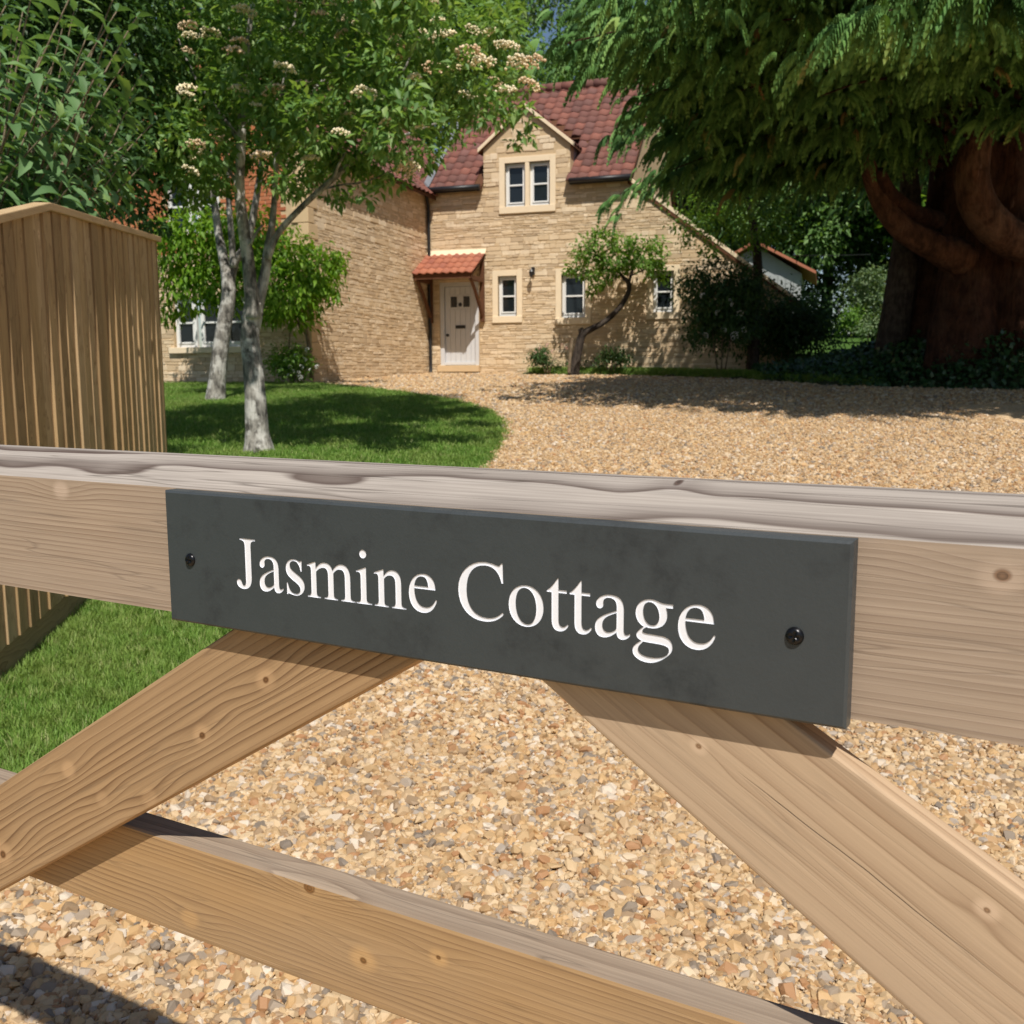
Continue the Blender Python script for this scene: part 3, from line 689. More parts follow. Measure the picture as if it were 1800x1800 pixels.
t = NT('porch_tile'); c = t.ramp(t.rnd(), [(0, (0.36, 0.125, 0.072)), (.5, (0.41, 0.155, 0.09)), (1, (0.29, 0.10, 0.065))]); t.color(c); M_PTILE = t.set(0.75, 0.25)
t = NT('brick'); c = t.ramp(t.rnd(), [(0, (0.44, 0.145, 0.065)), (.4, (0.52, 0.19, 0.085)), (.7, (0.38, 0.12, 0.06)), (1, (0.50, 0.22, 0.11))]); t.color(c); M_BRICK = t.set(0.9, 0.15)

# ---- wall bodies with their openings left free
def wall_body(name, rects_poly, holes, y0, y1, parent=house, mat=M_MORT, s0=0, s1=1, z0=0, z1=1):
    xs = sorted(set([s0, s1]+[h[0] for h in holes]+[h[1] for h in holes])); zs = sorted(set([z0, z1]+[h[2] for h in holes]+[h[3] for h in holes]))
    mb = MB()
    for i in range(len(xs)-1):
        for j in range(len(zs)-1):
            cx, cz = (xs[i]+xs[i+1])/2, (zs[j]+zs[j+1])/2
            if any(h[0] < cx < h[1] and h[2] < cz < h[3] for h in holes): continue
            mb.box(xs[i], xs[i+1], y0, y1, zs[j], zs[j+1])
    for poly in rects_poly: mb.prism(poly, y0, y1)
    bm_me = mb.mesh(name, mat)
    bm = bmesh.new(); bm.from_mesh(bm_me); bmesh.ops.remove_doubles(bm, verts=bm.verts, dist=1e-5)
    dup = [f_ for f_ in bm.faces if False]
    # drop the inner faces between neighbouring cells
    seen = {}
    for f_ in bm.faces:
        seen.setdefault(tuple(sorted(v.index for v in f_.verts)), []).append(f_)
    kill = [f_ for L_ in seen.values() if len(L_) > 1 for f_ in L_]
    bmesh.ops.delete(bm, geom=kill, context='FACES_ONLY'); bm.to_mesh(bm_me); bm.free()
    return link(name, bm_me, parent)
WINS = [(1.69, 2.45, 1.19, 2.44), (3.28, 4.15, 1.12, 2.43), (5.47, 6.23, 1.2, 2.42), (1.88, 3.28, 3.75, 5.05)]
OPEN = [(a+.14, b-.14, c_+.16, d-.14) for a, b, c_, d in WINS]
DOOR = (0.30, 1.33, 0.14, 2.20)
EAVE = 4.43
def clipwall(name, polys, y0, y1, mat, parent=house):
    mb = MB()
    for p in polys: mb.prism(p, y0, y1)
    return mb.obj(name, mat, parent)
h0, h1, h2, h3 = OPEN
front = wall_body('wall', [], [h0, h1, DOOR, (h3[0], h3[1], h3[2], EAVE+.01)], 0.0, 0.35, s0=0.0, s1=5.05, z0=-.4, z1=EAVE)
def top5(s): return 4.28-(s-5.05)*.745
clipwall('wall', [[(5.05, -.4), (h2[0], -.4), (h2[0], top5(h2[0])), (5.05, top5(5.05))], [(h2[0], -.4), (h2[1], -.4), (h2[1], h2[2]), (h2[0], h2[2])],
                  [(h2[0], h2[3]), (h2[1], h2[3]), (h2[1], top5(h2[1])), (h2[0], top5(h2[0]))], [(h2[1], -.4), (8.7, -.4), (8.7, top5(8.7)), (h2[1], top5(h2[1]))]], 0.0, 0.35, M_MORT)
# dormer gable
gx0, gx1, gap, gev = 1.48, 3.63, (2.54, 6.14), 5.28
clipwall('dormer_wall', [[(gx0, EAVE), (h3[0], EAVE), (h3[0], gev), (gx0, gev)], [(h3[1], EAVE), (gx1, EAVE), (gx1, gev), (h3[1], gev)],
                         [(h3[0], h3[3]), (h3[1], h3[3]), (h3[1], gev), (h3[0], gev)], [(gx0, gev), (gx1, gev), gap]], -0.002, 0.30, M_MORT)
for xa_ in (gx0, gx1-.12): MB().box(xa_, xa_+.12, .30, 1.6, EAVE-.3, gev-.05).obj('dormer_cheek', M_LEAD, house)
# back and side bodies that close the block
MB().box(0.0, 5.05, 5.6, 5.9, -.4, EAVE).obj('back_wall', M_MORT, house); MB().box(4.80, 5.05, .36, 5.6, -.4, EAVE).obj('end_wall', M_MORT, house)
me = MB().add([(4.85, .35, EAVE), (4.85, 6.0, EAVE), (4.85, 3.1, 7.3), (5.05, .35, EAVE), (5.05, 6.0, EAVE), (5.05, 3.1, 7.3)], [(0, 2, 1), (3, 4, 5), (0, 3, 5, 2), (1, 2, 5, 4)]).obj('gable_wall', M_MORT, house)

# ---- coursed rubble: each stone is a solid with its own edges
def rub_mesh(seed):
    r = np.random.default_rng(seed); bm = bmesh.new(); bmesh.ops.create_cube(bm, size=1.0)
    for v in bm.verts: v.co.x += r.uniform(-.035, .035); v.co.z += r.uniform(-.09, .09); v.co.y += r.uniform(-.12, .12)
    bmesh.ops.bevel(bm, geom=[e for e in bm.edges], offset=.09, segments=1, affect='EDGES')
    me = bpy.data.meshes.new('stone'); bm.to_mesh(me); bm.free(); me.materials.append(M_RUB); return me
RUB = [rub_mesh(i) for i in range(8)]
def courses(x0, x1, z0, z1, inside, holes, seed, hmin=.032, hmax=.085, lmin=.08, lmax=.38):
    r = np.random.default_rng(seed); out = []; z = z0
    while z < z1:
        h = r.uniform(hmin, hmax) if r.uniform() < .86 else r.uniform(hmax, hmax*1.5); x = x0 + r.uniform(-.2, 0)
        while x < x1:
            l = r.uniform(lmin, lmax)*(0.7+h*3.2); a, b = max(x, x0), min(x+l, x1)
            segs = [(a, b)]
            for (p, q, u_, v_) in holes:
                if z+h > u_+.01 and z < v_-.01:
                    ns = []
                    for (c_, d) in segs:
                        if d <= p or c_ >= q: ns.append((c_, d)); continue
                        if c_ < p: ns.append((c_, p))
                        if d > q: ns.append((q, d))
                    segs = ns
            for (c_, d) in segs:
                if d-c_ > .05 and inside(c_+.02, z+h-.01) and inside(d-.02, z+h-.01): out.append(((c_+d)/2, z+h/2, d-c_-.010, h-.010, r.uniform(.016, .038)))
            x += l
        z += h
    return out
def emit_stones(list_, place, parent, n_obj, name='stone'):
    """place(s,z,out)-> local point and z-rotation; the largest n_obj are pieces of their own, the rest is one part"""
    order = sorted(range(len(list_)), key=lambda i: -list_[i][2]*list_[i][3]); big = set(order[:n_obj])
    tv = [np.array([v.co for v in m_.vertices]) for m_ in RUB]; tf = [[list(p.vertices) for p in m_.polygons] for m_ in RUB]
    V = []; Fc = []; rn = []; nb_ = 0
    for i, (s, z, l, h, d) in enumerate(list_):
        p, rz = place(s, z); k = i % 8
        p = (p[0], p[1], p[2]+random.uniform(-.007, .007)); tl = random.gauss(0, .018)
        if i in big: link(name, RUB[k], parent, p, (0, tl, rz) if rz == 0 else (0, 0, rz), (l, d, h))
        else:
            v = tv[k]*np.array([l, d, h]); v[:, 2] -= v[:, 0]*tl; c_, s_ = math.cos(rz), math.sin(rz)
            v = np.stack([v[:, 0]*c_-v[:, 1]*s_, v[:, 0]*s_+v[:, 1]*c_, v[:, 2]], -1)+np.array(p)
            V.append(v); Fc += [[q+nb_ for q in f_] for f_ in tf[k]]; nb_ += len(v); rn += [random.random()]*len(v)
    if V:
        me = mesh_np('stonework', np.concatenate(V), Fc, M_RUB, rn); o = link('stonework', me, parent); tag(o, kind='stuff'); return o
def in_front(s, z):
    if s < 5.05: return z < EAVE-.02
    return z < top5(s)-.03
hol = [w_ for w_ in WINS]+[(DOOR[0], DOOR[1]+.02, -.5, DOOR[3]+.02)]
st = courses(0.02, 8.6, -.12, EAVE, in_front, hol, 5)
def in_dorm(s, z): return gx0 < s < gx1 and (z < gev or z < gev+(gap[1]-gev)*(1-abs(s-gap[0])/1.06)-.05)
st2 = courses(gx0, gx1, EAVE-.02, 6.1, in_dorm, [WINS[3]], 6, .06, .12)
emit_stones(st+st2, lambda s, z: ((s, 0.0 if z < EAVE else -.004, z), 0), front, 300)
# ---- wing: side wall faces right, gable end faces the lawn
WF = -5.85; WW = -5.4
mb = MB(); mb.box(-.35, 0.0, WF, 4.0, -.6, EAVE+.05); side = mb.obj('wing_wall', M_MORT, house)
st = courses(WF+.02, -.03, -.25, EAVE+.02, lambda s, z: True, [], 8)
emit_stones(st, lambda s, z: ((0.0, s, z), R(90)), side, 0)
LW = (-3.15, -1.45, .52, 1.50); UW = (-3.2, -1.95, 2.75, 3.85)
mbw = wall_body('wing_wall', [[(WW, EAVE+.05), (-.352, EAVE+.05), ((WW-.35)/2, 7.0)]], [LW, UW], WF, WF+.3, s0=WW, s1=-.352, z0=-.6, z1=EAVE+.05)
MB().box(-.352, 0.0, WF-.001, WF, -.6, EAVE).obj('wing_corner', M_MORT, house)
st = courses(WW, -.05, -.35, 2.35, lambda s, z: True, [LW, UW], 9)
emit_stones(st, lambda s, z: ((s, WF, z), 0), mbw, 0)
# brick upper part
V = []; Fc = []; rn = []; nb_ = 0; cube = np.array([(-.5,-.5,-.5),(.5,-.5,-.5),(.5,.5,-.5),(-.5,.5,-.5),(-.5,-.5,.5),(.5,-.5,.5),(.5,.5,.5),(-.5,.5,.5)]); cf = [(0,3,2,1),(4,5,6,7),(0,1,5,4),(1,2,6,5),(2,3,7,6),(3,0,4,7)]
z = 2.37; row = 0
while z < 6.9:
    s = WW+(.1125 if row % 2 else 0); hw = (7.0-z)/(7.0-EAVE)*2.6 if z > EAVE else 9
    while s < -.06:
        e = min(s+.215, -.02); cx = (s+e)/2
        if not (LW[0] < cx < LW[1] and LW[2] < z < LW[3]) and not (UW[0]-.06 < cx < UW[1]+.06 and UW[2]-.05 < z < UW[3]+.03) and abs(cx+2.87) < hw and not (cx > -.48 and z < EAVE):
            V.append(cube*np.array([e-s-.01, .03, .062])+np.array([cx, WF, z+.03])); Fc += [[q+nb_ for q in f_] for f_ in cf]; nb_ += 8; rn += [random.random()]*8
        s += .225
    z += .073; row += 1
o = link('brickwork', mesh_np('brickwork', np.concatenate(V), Fc, M_BRICK, rn), mbw); tag(o, kind='stuff')
# quoins on the wing corner: long and short work
z = -.3; i = 0
while z < EAVE:
    h = random.uniform(.24, .34); l = .34 if i % 2 else .2; l2 = .2 if i % 2 else .34
    MB().box(-l, .03, WF-.03, WF+l2, z+.005, z+h-.005).obj('quoin', M_QUOIN, house, .012); z += h; i += 1
# ---- windows
def window(x0, x1, z0, z1, lights, y=0.0, surround=True, fr=.14, bot=.16, parent=house):
    ox0, ox1, oz0, oz1 = (x0+fr, x1-fr, z0+bot, z1-fr) if surround else (x0, x1, z0, z1)
    mull = .10 if lights > 1 else 0
    wl = (ox1-ox0-mull*(lights-1))/lights
    f_ = MB(); panes = []
    for k in range(lights):
        a = ox0+k*(wl+mull); b = a+wl; e = .055; m2 = .032
        f_.box(a, a+e, y+.09, y+.15, oz0, oz1); f_.box(b-e, b, y+.09, y+.15, oz0, oz1)
        f_.box(a+e, b-e, y+.09, y+.15, oz0, oz0+e+.02); f_.box(a+e, b-e, y+.09, y+.15, oz1-e, oz1)
        mid = (oz0+oz1)/2
        # the opening casement inside the frame
        f_.box(a+e, a+e+m2, y+.075, y+.14, oz0+e+.02, oz1-e); f_.box(b-e-m2, b-e, y+.075, y+.14, oz0+e+.02, oz1-e)
        f_.box(a+e+m2, b-e-m2, y+.075, y+.14, oz0+e+.02, oz0+e+.055); f_.box(a+e+m2, b-e-m2, y+.075, y+.14, oz1-e-m2, oz1-e)
        f_.box(a+e+m2, b-e-m2, y+.08, y+.14, mid-.016, mid+.022)
        for (u_, v_) in ((oz0+e+.055, mid-.016), (mid+.022, oz1-e-m2)): panes.append((a+e+m2, b-e-m2, u_, v_))
    wn = f_.obj('window', M_WHITE, parent, .004)
    for (a, b, u_, v_) in panes: MB().box(a, b, y+.115, y+.125, u_, v_).obj('pane', M_GLASS, wn)
    if surround:
        s_ = MB(); s_.box(x0, ox0, y-.028, y+.2, z0+.001, z1); s_.box(ox1, x1, y-.028, y+.2, z0+.001, z1)
        for k in range(1, lights):
            a = ox0+k*wl+(k-1)*mull; s_.box(a, a+mull, y-.024, y+.2, oz0, oz1)
        s_.box(ox0, ox1, y-.028, y+.2, oz1, z1)
        s_.obj('surround', M_ASH, wn, .008)
        MB().box(x0-.0, x1+.0, y-.045, y+.2, z0-.0, oz0-.0).obj('sill', M_ASH, wn, .01)
    return wn
for k in (0, 1, 2): window(*WINS[k], 1)
window(*WINS[3], 2, y=-.004)
window(LW[0], LW[1], LW[2], LW[3], 3, y=WF-.02, surround=False)
window(UW[0], UW[1], UW[2], UW[3], 2, y=WF-.02, surround=False)
MB().box(-3.25, -1.35, WF-.08, WF+.05, .40, .52).obj('sill', M_ASH, mbw, .01)
# floor inside; the rooms' darkness is put into the opaque pane colour
mb = MB(); mb.box(.3, 4.9, .36, 3.0, -.2, -.15); mb.obj('inner_floor', M_OAK, house)
# ---- door
dr = MB().box(DOOR[0]+.11, DOOR[1]-.11, .10, .15, DOOR[2]+.05, DOOR[3]-.10).obj('door', M_DOOR, house, .004)
x0, x1 = DOOR[0]+.11, DOOR[1]-.11; n_pl = 6
for i in range(n_pl):
    a = x0+(x1-x0)*i/n_pl; b = x0+(x1-x0)*(i+1)/n_pl
    segs = [(DOOR[2]+.06, DOOR[3]-.11)]
    if i in (1, 2, 3, 4): segs = [(DOOR[2]+.06, 1.555), (1.905, DOOR[3]-.11)]
    for (u_, v_) in segs: MB().box(a+.003, b-.003, .085, .10, u_, v_).obj('plank', M_DOOR, dr, .004)
MB().box(x0+(x1-x0)/6, x0+(x1-x0)*5/6, .088, .10, 1.56, 1.90).obj('panel', M_DOOR, dr)
for (a, b) in ((.19, .40), (.60, .81)):
    A_ = x0+(x1-x0)*a; B_ = x0+(x1-x0)*b
    MB().box(A_, B_, .080, .086, 1.60, 1.86).obj('pane', M_GLASS, dr)
    MB().box(A_-.02, A_, .074, .09, 1.58, 1.88).box(B_, B_+.02, .074, .09, 1.58, 1.88).box(A_, B_, .074, .09, 1.86, 1.88).box(A_, B_, .074, .09, 1.58, 1.60).obj('glazing_bead', M_DOOR, dr)
MB().box((x0+x1)/2-.13, (x0+x1)/2+.13, .070, .086, 1.08, 1.16).obj('letter_plate', M_BLACK, dr, .004)
MB().tube([((x0+x1)/2-.005, .085, 1.66), ((x0+x1)/2-.005, .05, 1.66)], [.05, .035], 12).obj('knocker', M_BLACK, dr)
MB().tube([(x0+.07, .09, .92), (x0+.07, .03, .92)], [.03, .035], 12).obj('handle', M_BLACK, dr, 0, True)
MB().box(x0-.005, x1+.005, .05, .10, DOOR[2]+.05, DOOR[2]+.12).obj('weather_bar', M_DOOR, dr, .004)
mb = MB(); mb.box(DOOR[0], x0-.004, .02, .22, DOOR[2], DOOR[3]); mb.box(x1+.004, DOOR[1], .02, .22, DOOR[2], DOOR[3]); mb.box(x0-.004, x1+.004, .02, .22, DOOR[3]-.095, DOOR[3]); mb.obj('door_frame', M_DOOR, house, .006)
MB().box(DOOR[0]-.03, DOOR[1]+.03, -.14, .22, .02, DOOR[2]+.04).obj('doorstep', M_QUOIN, house, .012)
# ---- roofs: pantiles laid one by one
def tile_mesh(wd, ln, amp, mat, nseg=6, th=.016):
    V = []; Fc = []
    for j, y in enumerate((0.0, ln)):
        for i in range(nseg+1):
            u_ = i/nseg; z = amp*(math.sin(2*math.pi*u_)) + .012*(1-j)
            V.append((u_*wd*1.06, y, z+th))
    n = nseg+1
    for i in range(nseg): Fc.append([i, i+1, n+i+1, n+i])
    b = len(V)
    for i in range(n): V.append((V[i][0], 0, V[i][2]-th*1.3))
    for i in range(nseg): Fc.append([b+i, b+i+1, i+1, i])
    me = bpy.data.meshes.new('tile'); me.from_pydata(V, [], Fc); me.materials.append(mat)
    for p in me.polygons: p.use_smooth = p.index < nseg
    return me
PITCHR = math.atan(.90)
T_MAIN = tile_mesh(.255, .34, .020, M_TILE)
def deck(x0, x1, ya, yb):
    zf = lambda y: EAVE-.02+(y+.16)*.9
    return MB().add([(x0, ya, zf(ya)), (x1, ya, zf(ya)), (x1, yb, zf(yb)), (x0, yb, zf(yb)), (x0, ya, zf(ya)-.08), (x1, ya, zf(ya)-.08), (x1, yb, zf(yb)-.08), (x0, yb, zf(yb)-.08)],
                [(0,1,2,3),(7,6,5,4),(0,4,5,1),(1,5,6,2),(2,6,7,3),(3,7,4,0)])
roof = deck(-.02, gx0, -.16, 3.1).obj('roof', M_OAK, house)
deck(gx1, 5.12, -.16, 3.1).obj('roof_deck', M_OAK, roof); deck(gx0+.001, gx1-.001, 1.3, 3.1).obj('roof_deck', M_OAK, roof)
MB().add([(-.02, 6.36, EAVE-.02), (5.12, 6.36, EAVE-.02), (5.12, 3.1, EAVE-.02+3.26*.9), (-.02, 3.1, EAVE-.02+3.26*.9)], [(0, 3, 2, 1)]).obj('roof_back', M_TILE, house)
dx0, dx1, dov = gx0-.10, gx1+.10, 5.22          # dormer eaves
dp = (gap[1]+.02-dov)/((dx1-dx0)/2)              # dormer pitch
def dorm_z(s): return gap[1]+.04-abs(s-gap[0])*dp
row = 0; step = .285
while row*step < 4.35:
    d = row*step; y = -.20+d*math.cos(PITCHR); z = EAVE-.015+(y+.16)*.9
    s = 0.0
    while s < 5.0:
        cs = s+.12; zt_ = z
        # leave out what the dormer covers
        if not (gx0-.12 < cs < gx1+.02 and zt_ < dorm_z(cs)+.10):
            link('tile', T_MAIN, roof, (s, y, z+random.uniform(-.004, .006)), (PITCHR+random.uniform(-.012, .012), random.uniform(-.012, .012), random.uniform(-.01, .01)))
        s += .255
    row += 1
mb = MB()
for k in range(12): mb = MB().tube([(k*.43, 3.1, EAVE+2.93+.03), (k*.43+.425, 3.1, EAVE+2.93+.03)], .13, 10).obj('ridge_tile', M_TILE, roof, 0, True)
# dormer roof
T_DORM = tile_mesh(.255, .30, .018, M_TILE)
half = (dx1-dx0)/2; sl = math.hypot(half, half*dp); da = math.atan(dp)
droof = empty('dormer_roof', (0, 0, 0), 0, house)
for sgn in (-1, 1):
    xe = gap[0]+sgn*half
    mbd = MB(); ze = gap[1]+.04-half*dp
    mbd.add([(xe, -.07, ze), (gap[0], -.07, gap[1]+.04), (gap[0], 2.6, gap[1]+.04), (xe, 2.6, ze), (xe, -.07, ze-.06), (gap[0], -.07, gap[1]-.02), (gap[0], 2.6, gap[1]-.02), (xe, 2.6, ze-.06)], [(0,1,2,3),(7,6,5,4),(0,4,5,1),(1,5,6,2),(2,6,7,3),(3,7,4,0)])
    mbd.obj('decking', M_OAK, droof)
    # stone verge
    MB().add([(xe, -.10, ze-.05), (gap[0], -.10, gap[1]-.01), (gap[0], .04, gap[1]-.01), (xe, .04, ze-.05), (xe, -.10, ze+.045), (gap[0], -.10, gap[1]+.085), (gap[0], .04, gap[1]+.085), (xe, .04, ze+.045)], [(0,3,2,1),(4,5,6,7),(0,1,5,4),(1,2,6,5),(2,3,7,6),(3,0,4,7)]).obj('verge', M_ASH, droof, .006)
    for r_ in range(5):
        d = r_*.262
        for k in range(8):
            yy = .04+k*.255; zz = ze+d*math.sin(da)+.01; xx = xe-sgn*d*math.cos(da)
            if zz > EAVE-.015+(yy+.16)*.9+.35 or True:
                rot = Euler((0, 0, 0))
                if sgn < 0: m4 = Matrix(((0, math.cos(da), -math.sin(da)), (-1, 0, 0), (0, math.sin(da), math.cos(da)))); p = (xx, yy+.255, zz)
                else: m4 = Matrix(((0, -math.cos(da), math.sin(da)), (1, 0, 0), (0, math.sin(da), math.cos(da)))); p = (xx, yy, zz)
                if zz+.15 > EAVE-.015+(yy+.25+.16)*.9 or True:
                    if EAVE-.015+(yy+.1+.16)*.9 < zz+.25: link('tile', T_DORM, droof, p, m4.to_euler())
for k in range(5): MB().tube([(gap[0], -.02+k*.42, gap[1]+.06), (gap[0], .395+k*.42, gap[1]+.06)], .10, 10).obj('ridge_tile', M_TILE, droof, 0, True)
# lower right roof, wing roof
def rooftiles(name, P0, ex, ey, n1_, n2_, wd, ln, mat, parent):
    """a tiled slope joined into one part: P0 corner, ex along the eave, ey up the slope (unit vectors)"""
    ez = np.cross(ex, ey); base = tile_mesh(wd, ln*1.2, .02, mat); bv = np.array([v.co for v in base.vertices]); bf = [list(p.vertices) for p in base.polygons]
    V = []; Fc = []; rn = []; nb_ = 0
    for j in range(n2_):
        for i in range(n1_):
            q = P0+ex*(i*wd)+ey*(j*ln)+ez*random.uniform(0, .006); V.append(q+bv[:, :1]*ex+bv[:, 1:2]*ey+bv[:, 2:]*ez); Fc += [[a+nb_ for a in f_] for f_ in bf]; nb_ += len(bv); rn += [random.random()]*len(bv)
    o = link(name, mesh_np(name, np.concatenate(V), Fc, mat, rn), parent); tag(o, kind='stuff'); return o
a_ = math.atan(.745)
le = MB().add([(5.0, -.05, 4.36), (8.8, -.05, 1.53), (8.8, 5.6, 1.53), (5.0, 5.6, 4.36), (5.0, -.05, 4.26), (8.8, -.05, 1.43), (8.8, 5.6, 1.43), (5.0, 5.6, 4.26)], [(0,1,2,3),(7,6,5,4),(0,4,5,1),(1,5,6,2),(2,6,7,3),(3,7,4,0)]).obj('side_roof', M_OAK, house)
rooftiles('tiles', np.array([8.8, 0.0, 1.54]), np.array([0, 1.0, 0]), np.array([-math.cos(a_), 0, math.sin(a_)]), 20, 16, .255, .285, M_TILE, le)
MB().add([(5.06, -.06, 4.30), (8.75, -.06, 1.552), (8.75, .12, 1.552), (5.06, .12, 4.30), (5.06, -.06, 4.40), (8.75, -.06, 1.652), (8.75, .12, 1.652), (5.06, .12, 4.40)], [(0,3,2,1),(4,5,6,7),(0,1,5,4),(1,2,6,5),(2,3,7,6),(3,0,4,7)]).obj('verge', M_ASH, le, .006)
wa = math.atan((7.0-EAVE)/2.7); apx = (WW)/2
for sgn in (1, -1):
    xe = apx+sgn*2.95; ze = 7.05-2.95*math.tan(wa)
    wr = MB().add([(xe, WF-.2, ze), (xe, 6.0, ze), (apx, 6.0, 7.05), (apx, WF-.2, 7.05), (xe, WF-.2, ze-.08), (xe, 6.0, ze-.08), (apx, 6.0, 6.97), (apx, WF-.2, 6.97)], [(0,1,2,3),(7,6,5,4),(0,4,5,1),(1,5,6,2),(2,6,7,3),(3,7,4,0)]).obj('wing_roof', M_OAK, house)
    if sgn > 0: rooftiles('tiles', np.array([xe+.04, WF-.2, ze+.005]), np.array([0, 1.0, 0]), np.array([-math.cos(wa), 0, math.sin(wa)]), 46, 14, .255, .285, M_TILE, wr)
    else: rooftiles('tiles', np.array([xe-.04, 6.0, ze+.005]), np.array([0, -1.0, 0]), np.array([math.cos(wa), 0, math.sin(wa)]), 46, 14, .255, .285, M_TILE, wr)
# lead where the main roof meets the wing, and a bit of valley
MB().add([(.02, -.20, EAVE+.02), (.14, -.20, EAVE+.03), (.14, 3.0, EAVE+.03+3.2*.9), (.02, 3.0, EAVE+.02+3.2*.9), (.02, -.20, EAVE+.14), (.05, -.20, EAVE+.14), (.05, 3.0, EAVE+.14+3.2*.9), (.02, 3.0, EAVE+.14+3.2*.9)], [(0,1,2,3),(7,6,5,4),(0,4,5,1),(1,5,6,2),(2,6,7,3),(3,7,4,0)]).obj('flashing', M_LEAD, house)
# gutters and downpipe
for (a, b) in ((-.02, gx0-.03), (gx1+.03, 5.1)):
    MB().tube([(a, -.245, EAVE-.055), (b, -.245, EAVE-.055)], .058, 10).obj('gutter', M_BLACK, house, 0, True)
    MB().box(a, b, -.19, -.15, EAVE-.13, EAVE+.02).obj('fascia', M_BLACK, house)
MB().tube([(.09, -.24, EAVE-.09), (.09, -.23, EAVE-.2), (.075, -.10, EAVE-.42), (.075, -.085, EAVE-.6), (.075, -.085, .3), (.075, -.085, -.05), (.09, -.16, -.12)], .038, 10).obj('downpipe', M_BLACK, house, 0, True)
# ---- porch canopy
can = empty('porch_canopy', (0, 0, 0), 0, house)
cy, cz0, cz1 = -.95, 2.32, 2.86; ca = math.atan2(cz1-cz0, -cy); csl = math.hypot(cy, cz1-cz0)
MB().add([(-.02, cy, cz0), (1.52, cy, cz0), (1.52, 0, cz1), (-.02, 0, cz1), (-.02, cy, cz0-.04), (1.52, cy, cz0-.04), (1.52, 0, cz1-.04), (-.02, 0, cz1-.04)], [(0,1,2,3),(7,6,5,4),(0,4,5,1),(1,5,6,2),(2,6,7,3),(3,7,4,0)]).obj('canopy_deck', M_OAK, can)
T_POR = tile_mesh(.195, .36, .016, M_PTILE)
for r_ in range(4):
    for k in range(8):
        d = r_*.285
        link('tile', T_POR, can, (-.03+k*.195, cy-.05+d*math.cos(ca), cz0-.01+d*math.sin(ca)+random.uniform(0, .004)), (ca, random.uniform(-.01, .01), random.uniform(-.01, .01)))
MB().add([(-.02, -.10, cz1-.02), (1.54, -.10, cz1-.02), (1.54, -.02, cz1+.11), (-.02, -.02, cz1+.11), (-.02, -.02, cz1-.04), (1.54, -.02, cz1-.04)], [(0,1,2,3), (0,4,5,1), (3,2,5,4), (0,3,4), (1,5,2)]).obj('fillet', M_ASH, can)
for xb_ in (.04, 1.40):
    MB().box(xb_, xb_+.10, -.11, -.03, 1.22, cz1-.1).obj('bracket_post', M_OAK, can, .008)
    MB().box(xb_+.01, xb_+.09, cy+.05, -.11, cz0-.16, cz0-.05).obj('bracket_arm', M_OAK, can, .008)
    MB().tube([(xb_+.05, -.10, 1.36), (xb_+.05, -.30, 1.62), (xb_+.05, -.56, 1.92), (xb_+.05, -.84, 2.18)], .045, 6).obj('bracket_strut', M_OAK, can)
    # raking side piece
    MB().add([(xb_+.02, cy, cz0-.06), (xb_+.06, cy, cz0-.06), (xb_+.06, -.03, cz1-.06), (xb_+.02, -.03, cz1-.06), (xb_+.02, cy, cz0-.15), (xb_+.06, cy, cz0-.15), (xb_+.06, -.03, cz1-.16), (xb_+.02, -.03, cz1-.16)], [(0,1,2,3),(7,6,5,4),(0,4,5,1),(1,5,6,2),(2,6,7,3),(3,7,4,0)]).obj('rafter', M_OAK, can)
MB().box(-.01, 1.51, cy+.005, cy+.045, cz0-.12, cz0-.03).obj('canopy_beam', M_OAK, can)
# wall lamp by the window
MB().box(2.70, 2.77, -.06, -.02, 2.30, 2.48).tube([(2.735, -.05, 2.42), (2.735, -.16, 2.46), (2.735, -.2, 2.42)], .012, 6).tube([(2.735, -.2, 2.42), (2.735, -.2, 2.36), (2.735, -.2, 2.24)], [.03, .06, .035], 8).obj('wall_lamp', M_BLACK, house)

# ================================================================== PLANTS
def unit(v): return v/np.maximum(np.linalg.norm(v, axis=-1, keepdims=True), 1e-9)
LEAF2 = (np.array([(0, 0, 0), (-.5, .45, .10), (0, 1, -.06), (.5, .45, .10)]), np.array([(0, 3, 2), (0, 2, 1)]))
LEAF4 = (np.array([(0, 0, 0), (-.5, .4, .10), (0, .45, 0), (.5, .4, .10), (0, 1, -.14)]), np.array([(0, 3, 2), (0, 2, 1), (2, 3, 4), (1, 2, 4)]))
LEAFL = (np.array([(0, 0, 0), (-.5, .33, .07), (0, .35, 0), (.5, .33, .07), (-.42, .68, .0), (0, .70, -.09), (.42, .68, .0), (0, 1, -.28)]), np.array([(0, 3, 2), (0, 2, 1), (2, 3, 6), (2, 6, 5), (1, 2, 5), (1, 5, 4), (5, 6, 7), (4, 5, 7)]))
def leaf_arrays(C, D, Nn, L, Wd, tmpl, rnd=None):
    """C places, D leaf axes, Nn leaf faces, L lengths, Wd widths"""
    C = np.asarray(C); D = unit(D); X = unit(np.cross(D, Nn)); Z = np.cross(X, D)
    T, Fc = tmpl; n = len(C); k = len(T)
    V = C[:, None] + (T[None, :, 0]*Wd[:, None])[..., None]*X[:, None] + (T[None, :, 1]*L[:, None])[..., None]*D[:, None] + (T[None, :, 2]*L[:, None])[..., None]*Z[:, None]
    FF = (Fc[None] + (np.arange(n)*k)[:, None, None]).reshape(-1, 3)
    if rnd is None: rnd = RNG.uniform(0, 1, n)
    return V.reshape(-1, 3), FF, np.repeat(rnd, k)
